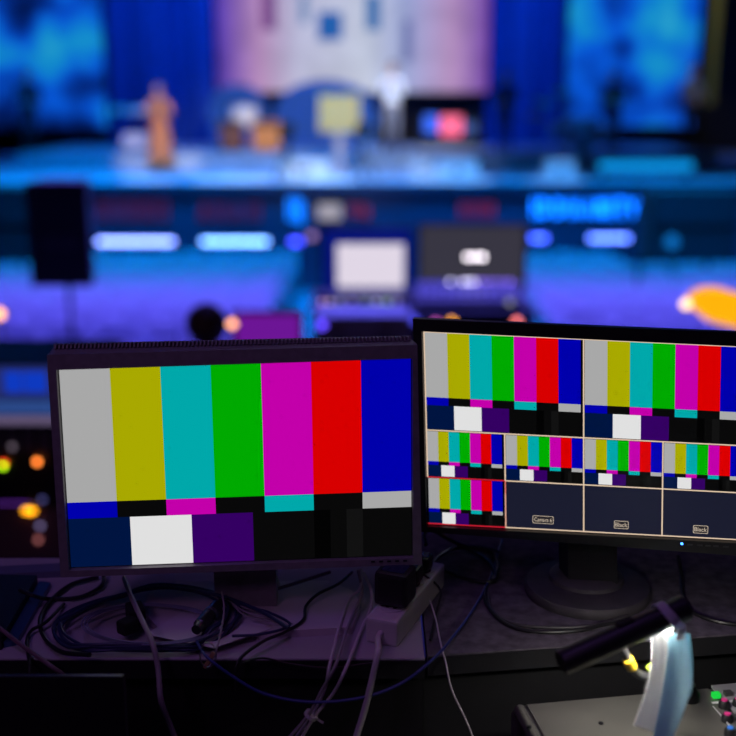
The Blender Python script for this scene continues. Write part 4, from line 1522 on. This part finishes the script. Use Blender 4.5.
cable([G(352, 572, .03), G(338, 584, .03), G(318, 594, .026), G(306, 606, .018), G(303, 620, .016), G(285, 632, .016), G(262, 642, .02), Hn(238, 662, .01), Hn(236, 690, .02)],
      .0026, c_black, 'thin black cable bending across the monitor foot plate')
cable([G(222, 592, .05), G(224, 612, .04), G(219, 640, .03), Hn(212, 662, .02), Hn(208, 668, .02)], .0016, c_grey, 'thin grey lead hanging beside the small ring tag')
# tag ring
t = thing('ring_tag', 'small tan tag with a wire ring hanging at the desk edge', 'tag', Hn(208, 665, .02))
ctr = Hn(208, 655, .02)
MB().tube([ctr + Vector((.012 * math.cos(k * math.pi / 10), .004 * math.sin(k * math.pi / 10), .018 * math.sin(k * math.pi / 10))) for k in range(21)], .0009, 6, cap=False).build('ring', steel, t, smooth=True)
MB().extrude([Hn(203, 667, .018), Hn(206, 669, .018), Hn(215, 654, .018), Hn(212, 652, .018)], (0, .003, 0)).build('tag_strip', mat('tan_plastic', (.45, .25, .14, 1), .6), t)

# white bundle, three strands + tie
strands = [[(361, 568, .06), (360, 588, .03), (349, 599, .016), (340, 624, .016)], [(363, 572, .06), (371, 590, .03), (371, 607, .016), (361, 630, .008)],
           [(358, 570, .06), (362, 592, .024), (354, 612, .016), (346, 632, .016)]]
ends = [[(330, 664), (325, 688), (312, 715), (290, 745)], [(346, 668), (334, 692), (315, 716), (297, 745)], [(336, 664), (322, 690), (309, 714), (283, 745)]]
nm = ['white cable of the tied bundle nearest the monitor foot', 'white cable of the tied bundle nearest the power strip', 'white cable of the tied bundle lying between the other two']
for i in range(3):
    pts = [G(*q_) for q_ in strands[i]] + [Hn(e[0], e[1], .02 + .006 * i) for e in ends[i]]
    cable(pts, .0026, c_white if i < 2 else c_grey, nm[i], group='tied white cables')
t = Hn(311, 715, .026)
o = MB(T(t) @ Matrix.Rotation(.6, 4, 'Y')).lathe([(.009, -.003), (.0105, -.003), (.0105, .003), (.009, .003)], 18).box((.008, -.002, -.0015), (.022, 0, .0015)).build('cable_tie', white_plastic, loc=t)
tag(o, 'white cable tie holding the white cables together', 'cable tie')
pf = Ms @ Vector((0, -.002, .021))
cable([pf, pf + Vector((-.004, -.018, .0)), Hn(378, 652, .03), Hn(372, 680, .04), Hn(364, 712, .04), Hn(352, 750, .04)], .0048, c_white, 'thick white mains cord hanging from the power strip')
cable([G(196, 640, .02), Hn(206, 656, .02), Hn(232, 676, .03), Hn(265, 694, .035), Hn(310, 702, .04), Hn(360, 698, .04), Hn(400, 684, .035), Hn(432, 660, .02), G(452, 638, .006), G(474, 608, .005), G(490, 578, .005), G(497, 556, .005), G(502, 540, .005)],
      .0022, c_blue, 'blue cable sagging across both desks from the coil to the right monitor')
cable([gp(426, 545, DZ + .05), gp(424, 534, DZ + .06), gp(432, 530, DZ + .06), gp(450, 540, DZ + .03), gp(470, 548, DZ + .012), gp(490, 552, DZ + .006), gp(498, 566, DZ + .006), gp(492, 580, DZ + .006)],
      .0038, c_black, 'thick black cable arching out behind the right end of the left monitor')
cable([gp(424, 556, DZ + .012), gp(436, 566, DZ + .008), gp(458, 576, DZ + .006), gp(486, 582, DZ + .006), gp(496, 576, DZ + .008), gp(486, 560, DZ + .01), gp(462, 548, DZ + .01), gp(440, 556, DZ + .012), gp(428, 574, DZ + .01)],
      .0034, c_black, 'black cable in a flat loop between the two monitors')
cable([gp(440, 556, DZ + .014), gp(460, 546, DZ + .014), gp(486, 548, DZ + .012), gp(500, 552, DZ + .008)], .0026, c_navy, 'short navy cable crossing the loop between the monitors')
cable([gp(486, 586, DZ + .004), gp(486, 602, DZ + .004), gp(498, 618, DZ + .004), gp(516, 628, DZ + .004), gp(545, 632, DZ + .004), gp(580, 630, DZ + .004), gp(606, 624, DZ + .004), gp(640, 620, DZ + .004)], .0032, c_black,
      'black cable running round the front of the round foot')
cable([gp(488, 592, DZ + .004), gp(492, 610, DZ + .004), gp(508, 622, DZ + .004), gp(540, 627, DZ + .004), gp(590, 626, DZ + .004), gp(628, 616, DZ + .004)], .0028, mat('dark_grey_cable', (.05, .045, .05, 1), .5),
      'dark grey cable beside the black one before the round foot')
cable([gp(430, 600, DZ + .02), gp(436, 620, DZ + .006), gp(440, 640, DZ + .005), Hn(446, 664, -.01), Hn(452, 690, .0), Hn(466, 720, .01), Hn(478, 750, .01)], .0014, c_white, 'thin pale lead dropping over the dark desk edge')
cable([gp(678, 556, DZ + .03), gp(681, 575, DZ + .012), gp(682, 592, DZ + .005), gp(690, 610, DZ + .004), gp(720, 622, DZ + .004), gp(760, 626, DZ + .004)], .0034, c_black, 'black lead dropping behind the right monitor onto the felt desk')
cable([gp(407, 568, DZ + .08), gp(424, 575, DZ + .05), gp(440, 590, DZ + .02), gp(436, 612, DZ + .006), gp(430, 640, DZ + .006)], .002, c_black, 'thin black lead from the adapter round the power strip', seg=6)
cable([gp(330, 572, DZ + .02), gp(305, 580, DZ + .02), gp(286, 586, DZ + .02), gp(268, 590, DZ + .02), gp(258, 578, DZ + .03)], .003, c_brown, 'mauve cable behind the monitor foot plate')
cable([gp(272, 570, DZ + .05), gp(277, 580, DZ + .03), gp(280, 587, DZ + .02)], .003, c_white, 'short white lead dropping behind the left monitor')
cable([Hn(372, 663, .01), Hn(330, 668, .015), Hn(290, 664, .01), Hn(262, 658, .01), Hn(240, 664, .01)], .0016, c_black, 'thin black lead swagging along the front of the pale desk')
# bundle of thin leads ending at small clear plugs on the foot plate
for i in range(4):
    cable([G(222 + i * 3, 596 + i * 2, .03), G(246, 604 + i * 4, .03), G(272 + i * 3, 614 + i * 3, .024), G(292 - i * 3, 624 + i * 2, .02)], .0014, c_grey,
          'thin grey lead in the fan of four over the monitor foot', group='fan of thin grey leads', seg=6)

# dark switched-off screen at the lower left
Y = 1.34
a, b = at(-60, 673, Y), at(125, 674, Y)
t = thing('dark_screen', 'dark switched off screen with a thin pale rim at the lower left', 'screen', ((a.x + b.x) / 2, Y, FZ))
rim = mat('rim_metal', (.2, .2, .24, 1), .3, metal=.8)
zt = b.z
MB().box((a.x, Y - .004, FZ + .03), (b.x - .002, Y + .004, zt - .002), bev=.002).build('panel', black_plastic, t)
MB().box((a.x, Y - .005, zt - .002), (b.x, Y - .001, zt)).box((b.x - .0016, Y - .005, FZ + .03), (b.x, Y - .001, zt)).build('rim', rim, t)
MB().box((a.x + .06, Y - .05, FZ), (b.x - .06, Y + .04, FZ + .012), bev=.003).box((a.x + .1, Y + .0, FZ + .01), (b.x - .1, Y + .012, FZ + .04)).build('foot', black_plastic, t)

# ------------------------------------------------------------------ mixing console
CZ = 1.87
p0, p1 = gp(514, 703, CZ), gp(708, 686, CZ)
ux = (p1 - p0)
ux.normalize()
uy = Vector((-ux.y, ux.x, 0))
Mc = Matrix(((ux.x, uy.x, 0, p0.x), (ux.y, uy.y, 0, p0.y), (0, 0, 1, CZ), (0, 0, 0, 1)))
wl = (p1 - p0).length
panel_m = mat('console_grey_metal', (.15, .147, .13, 1), .42, metal=.35, noise=.08, scale=14)
t = thing('mixing_console', 'grey mixing console with a blank left panel under the gooseneck lamp', 'console', (p0.x + .3, p0.y - .3, FZ))
prof = [(-.62, -.10), (-.62, .005), (-.012, .0), (-.003, -.004), (.0, -.014), (.0, -.149), (-.55, -.149)]
mb = MB(Mc)
mb.extrude([(.012, y_, z_) for y_, z_ in prof], (wl + .5, 0, 0))
mb.build('chassis', mat('console_side', (.05, .048, .05, 1), .5), t)
# rounded end cheek on the left
MB(Mc).tube([(.006, -.62, -.006), (.006, -.01, -.006), (.006, .0, -.02), (.006, 0, -.15)], .009, 14).build('end_cheek', panel_m, t, smooth=True)
MB(Mc).extrude([(.016, -.6, .0052), (wl - .006, -.6, .0052), (wl - .006, -.012, .0002), (.016, -.012, .0002)], (0, 0, .003)).build('blank_panel', panel_m, t)
mod = MB(Mc).extrude([(wl + .002, -.6, .0052), (wl + .48, -.6, .0052), (wl + .48, -.006, .0006), (wl + .002, -.006, .0006)], (0, 0, .004)).build('channel_module', mat('module_grey', (.26, .26, .27, 1), .45, noise=.06, scale=20), t)
for (px, py) in ((529, 726), (601, 722)):
    pp = Mc.inverted() @ gp(px, py, CZ + .007)
    MB(Mc @ T((pp.x, pp.y, pp.z - .0025))).lathe([(.0035, 0), (.0035, .002), (.002, .0026)], 12).build('screw', dark_metal, t, smooth=True)


def cpt(px, py):
    pp = Mc.inverted() @ gp(px, py, CZ + .007)
    return pp


def ctl_button(px, py, m, w=.006, h=.0045):
    pp = cpt(px, py)
    MB(Mc).box((pp.x - w, pp.y - h, pp.z - .004), (pp.x + w, pp.y + h, pp.z + .004), bev=.001).build('button', m, mod)


def ctl_knob(px, py, m):
    pp = cpt(px, py)
    k = MB(Mc @ T((pp.x, pp.y, pp.z - .004))).lathe([(.0085, 0), (.008, .009), (.006, .012)], 18).build('knob', m, mod, smooth=True)
    MB(Mc @ T((pp.x, pp.y, pp.z + .0075))).lathe([(.0048, 0), (.0045, .002)], 14).build('cap', {'pink': pink_m, 'blue': cblue_m}[px > 727 and py > 730 and 'blue' or 'pink'], k, smooth=True)


pink_m = mat('pink_cap', (.75, .05, .28, 1), .45)
cblue_m = mat('blue_cap', (.03, .2, .75, 1), .45)
green_lit = emit('green_button', rgb(30, 215, 70), .9)
ctl_button(716, 695, green_lit)
ctl_button(728, 693.5, mat('dark_button', (.05, .05, .05, 1), .4))
ctl_button(741, 692, mat('dark_button', (.05, .05, .05, 1), .4))
for dx in (0, 14, 28):
    for (px, py) in ((724, 705), (727, 719), (730, 733)):
        ctl_knob(px + dx, py - dx * .08, black_plastic)
# white line, legend ticks
pa, pb = cpt(712, 703), cpt(760, 698.5)
MB(Mc).box((pa.x, pa.y - .0022, pa.z - .0006), (pb.x, pa.y + .0022, pa.z + .0003)).build('legend_strip', mat('legend_white', (.75, .75, .75, 1), .5), mod)
pa, pb = cpt(713, 706), cpt(721, 736)
MB(Mc).box((pa.x - .0006, pb.y - .02, pa.z - .0006), (pa.x + .0006, pa.y, pa.z + .0002)).build('legend_line', mat('legend_white', (.75, .75, .75, 1), .5), mod)

# ------------------------------------------------------------------ gooseneck lamp
A, B = at(561, 663, 1.285), at(686, 607, 1.345)
ax = (B - A)
Lx = ax.length
ax.normalize()
foot = gp(690, 696, CZ + .01)
t = thing('gooseneck_lamp', 'black tube lamp on a gooseneck with yellow band over the console', 'lamp', foot)
R_ = .0168
dn = Vector((0, 0, -1))
dn = (dn - ax * dn.dot(ax)).normalized()
sd = ax.cross(dn)
head = MB()
# open-bottomed hood: sweep a C section along the tube
seg = 22
vs, fs = [], []
sec = []
for k in range(seg + 1):
    a_ = math.radians(-145 + 290 * k / seg)
    sec.append((-math.cos(a_), math.sin(a_)))
stations = [(0, .88), (.004, 1.0), (Lx - .02, 1.0), (Lx - .012, 1.06), (Lx - .002, 1.06), (Lx, .95)]
for (s_, rr) in stations:
    for (c_, n_) in sec:
        vs.append(A + ax * s_ + dn * (c_ * R_ * rr) + sd * (n_ * R_ * rr))
    for (c_, n_) in sec[::-1]:
        vs.append(A + ax * s_ + dn * (c_ * R_ * rr * .9) + sd * (n_ * R_ * rr * .9))
m_ = 2 * len(sec)
for i in range(len(stations) - 1):
    for k in range(m_):
        k2 = (k + 1) % m_
        fs.append((i * m_ + k, i * m_ + k2, (i + 1) * m_ + k2, (i + 1) * m_ + k))
head.add(vs, fs)
head.build('hood', black_plastic, t, smooth=True)
for s_ in (0.0, Lx - .003):
    ec = MB()
    ring_ = [A + ax * s_ + dn * (-math.cos(2 * math.pi * k / 28) * R_ * .92) + sd * (math.sin(2 * math.pi * k / 28) * R_ * .92) for k in range(28)]
    ring_ = [p - dn * max(0, (p - A - ax * s_).dot(dn) - R_ * .80) for p in ring_]
    ec.extrude(ring_, ax * .003)
    ec.build('end_cap', black_plastic, t)
# led strip inside the hood
c0, c1 = A + ax * (Lx * .45) + dn * R_ * .3, A + ax * (Lx * .93) + dn * R_ * .3
MB().extrude([c0 - sd * .005, c1 - sd * .005, c1 + sd * .005, c0 + sd * .005], dn * .003).build('led_strip', emit('led_white', (1.0, .97, .90, 1), 14.0), t)
sw = A + ax * (Lx * .52) - dn * (R_ * 1.0)
MB(Matrix(((ax.x, sd.x, -dn.x, sw.x), (ax.y, sd.y, -dn.y, sw.y), (ax.z, sd.z, -dn.z, sw.z), (0, 0, 0, 1)))).box((-.012, -.006, -.004), (.012, .006, .003), bev=.0015).build('switch', matt_black, t)
nk = catmull([at(620, 643, 1.325), at(626, 655, 1.325), at(631, 666, 1.328), at(640, 675, 1.332), at(655, 678, 1.338), at(672, 684, 1.34), foot + Vector((0, 0, .02)), foot], 6)
MB().tube(nk[:9], .0048, 12).build('neck_sleeve', dark_metal, t, smooth=True)
MB().tube(nk[6:], .0056, 12).build('gooseneck', black_plastic, t, smooth=True)
MB().tube(nk[8:14], .0074, 14).build('yellow_band', mat('yellow_tape', (.6, .40, .01, 1), .5), t, smooth=True)
MB().extrude([at(647, 668, 1.333), at(652, 664, 1.333), at(652, 671, 1.333), at(648, 671, 1.333)], (0, .004, 0)).build('tape_tab', mat('lime_tape', (.3, .42, .03, 1), .5), t)
MB(T(foot - Vector((0, 0, .006)))).lathe([(.014, 0), (.014, .012), (.008, .02)], 18).build('socket', dark_metal, t, smooth=True)
ll = D.lights.new('lamp_light', 'AREA')
ll.shape = 'RECTANGLE'
ll.size = Lx * .45
ll.size_y = .012
ll.energy = .9
ll.color = (1.0, .95, .86)
lo = D.objects.new('lamp_light', ll)
COL.objects.link(lo)
lm = Matrix((( ax.x, sd.x, -dn.x), (ax.y, sd.y, -dn.y), (ax.z, sd.z, -dn.z)))
lo.rotation_euler = lm.to_euler()
lo.location = (c0 + c1) / 2 + dn * .006 - Vector(root_loc(t))
lo.parent = t

# ------------------------------------------------------------------ face mask
def fabric(name, col):
    m = D.materials.new(name)
    m.use_nodes = True
    nt = m.node_tree
    nt.nodes.remove(nt.nodes['Principled BSDF'])
    d_, tr, mx = nt.nodes.new('ShaderNodeBsdfDiffuse'), nt.nodes.new('ShaderNodeBsdfTranslucent'), nt.nodes.new('ShaderNodeMixShader')
    tc, n_, r_ = nt.nodes.new('ShaderNodeTexCoord'), nt.nodes.new('ShaderNodeTexNoise'), nt.nodes.new('ShaderNodeValToRGB')
    n_.inputs['Scale'].default_value = 220
    r_.color_ramp.elements[0].color = [c * .9 for c in col[:3]] + [1]
    r_.color_ramp.elements[1].color = col
    nt.links.new(tc.outputs['Object'], n_.inputs['Vector'])
    nt.links.new(n_.outputs['Fac'], r_.inputs['Fac'])
    nt.links.new(r_.outputs['Color'], d_.inputs['Color'])
    nt.links.new(r_.outputs['Color'], tr.inputs['Color'])
    mx.inputs[0].default_value = .4
    nt.links.new(d_.outputs[0], mx.inputs[1])
    nt.links.new(tr.outputs[0], mx.inputs[2])
    nt.links.new(mx.outputs[0], nt.nodes['Material Output'].inputs['Surface'])
    return m


mask_blue = fabric('mask_blue', (.46, .74, .86, 1))
mask_white = fabric('mask_white', (.86, .88, .90, 1))
ms = at(672, 640, 1.33)
t = thing('face_mask', 'pale blue and white pleated face mask hanging from the lamp', 'mask', ms)


def sheet(rows, m, nm, pleats, amp, ns=20, thick=.0012):
    """rows: list of (left px,py,Y),(right px,py,Y) from top to bottom."""
    L_ = catmull([at(*r[0]) for r in rows], 6)
    Rr_ = catmull([at(*r[1]) for r in rows], 6)
    n_ = len(L_)
    front, vs = [], []
    for i in range(n_):
        for k in range(ns + 1):
            f = k / ns
            p = L_[i] * (1 - f) + Rr_[i] * f
            saw = (f * pleats) % 1.0
            p = p + Vector((0, -amp * (1 - abs(2 * saw - 1)) ** .7 * (0.35 + .65 * math.sin(math.pi * min(1, i / n_ + .1))), 0))
            vs.append(p)
    m0 = len(vs)
    vs += [p + Vector((0, thick, 0)) for p in vs]
    fs = []
    W = ns + 1
    for i in range(n_ - 1):
        for k in range(ns):
            q_ = (i * W + k, i * W + k + 1, (i + 1) * W + k + 1, (i + 1) * W + k)
            fs.append(q_)
            fs.append(tuple(m0 + z for z in q_[::-1]))
    for i in range(n_ - 1):
        for k in (0, ns):
            fs.append((i * W + k, (i + 1) * W + k, m0 + (i + 1) * W + k, m0 + i * W + k))
    for k in range(ns):
        for i in (0, n_ - 1):
            fs.append((i * W + k, i * W + k + 1, m0 + i * W + k + 1, m0 + i * W + k))
    return MB().add(vs, fs).build(nm, m, t, smooth=True)


sheet([((651, 632, 1.318), (668, 633, 1.330)), ((652, 655, 1.308), (668, 656, 1.322)), ((647, 686, 1.292), (664, 690, 1.308)), ((634, 725, 1.272), (662, 735, 1.29))],
      mask_white, 'inner_layer', 2, .0015)
sheet([((667, 634, 1.326), (688, 633, 1.318)), ((668, 655, 1.316), (690, 655, 1.306)), ((663, 690, 1.300), (692.5, 682, 1.290)), ((657, 722, 1.282), (684, 712, 1.276)), ((650, 752, 1.266), (668, 748, 1.262))],
      mask_blue, 'outer_layer', 3, .0009)
sheet([((685, 634, 1.322), (690, 634, 1.328)), ((689, 660, 1.309), (693, 660, 1.322)), ((691, 684, 1.294), (693, 684, 1.31)), ((680, 712, 1.279), (692, 694, 1.30))],
      mask_blue, 'side_fold', 1, .001)


# ear loop: a flat band over the lamp tube
def band(path, width, nm, thick=.0012):
    pth = catmull(path, 6)
    vs, fs = [], []
    for i, p in enumerate(pth):
        tn = (pth[min(i + 1, len(pth) - 1)] - pth[max(i - 1, 0)]).normalized()
        wd = (ax - tn * ax.dot(tn)).normalized()
        nn = tn.cross(wd)
        for s_ in (-1, 1):
            for h_ in (-1, 1):
                vs.append(p + wd * (width / 2 * s_) + nn * (thick / 2 * h_))
    for i in range(len(pth) - 1):
        o_ = 4 * i
        for a_, b_ in ((0, 1), (1, 3), (3, 2), (2, 0)):
            fs.append((o_ + a_, o_ + b_, o_ + 4 + b_, o_ + 4 + a_))
    fs += [(0, 2, 3, 1), tuple(len(vs) - 4 + z for z in (0, 1, 3, 2))]
    MB().add(vs, fs).build(nm, mask_white, t, smooth=True)


S0 = A + ax * (Lx * .815)
rad = R_ * 1.13


def around(deg, extra=0.0, k=1.0):
    a_ = math.radians(deg)
    return S0 + ax * extra + (-dn * math.cos(a_) + (-sd if sd.y > 0 else sd) * math.sin(a_)) * rad * k


band([at(664, 637, 1.338), at(668, 627, 1.36), around(-115), around(-75), around(-35), around(0), around(40), around(75, .004), around(105, .008), at(681, 628, 1.312), at(680, 640, 1.311)], .013, 'ear_loop')
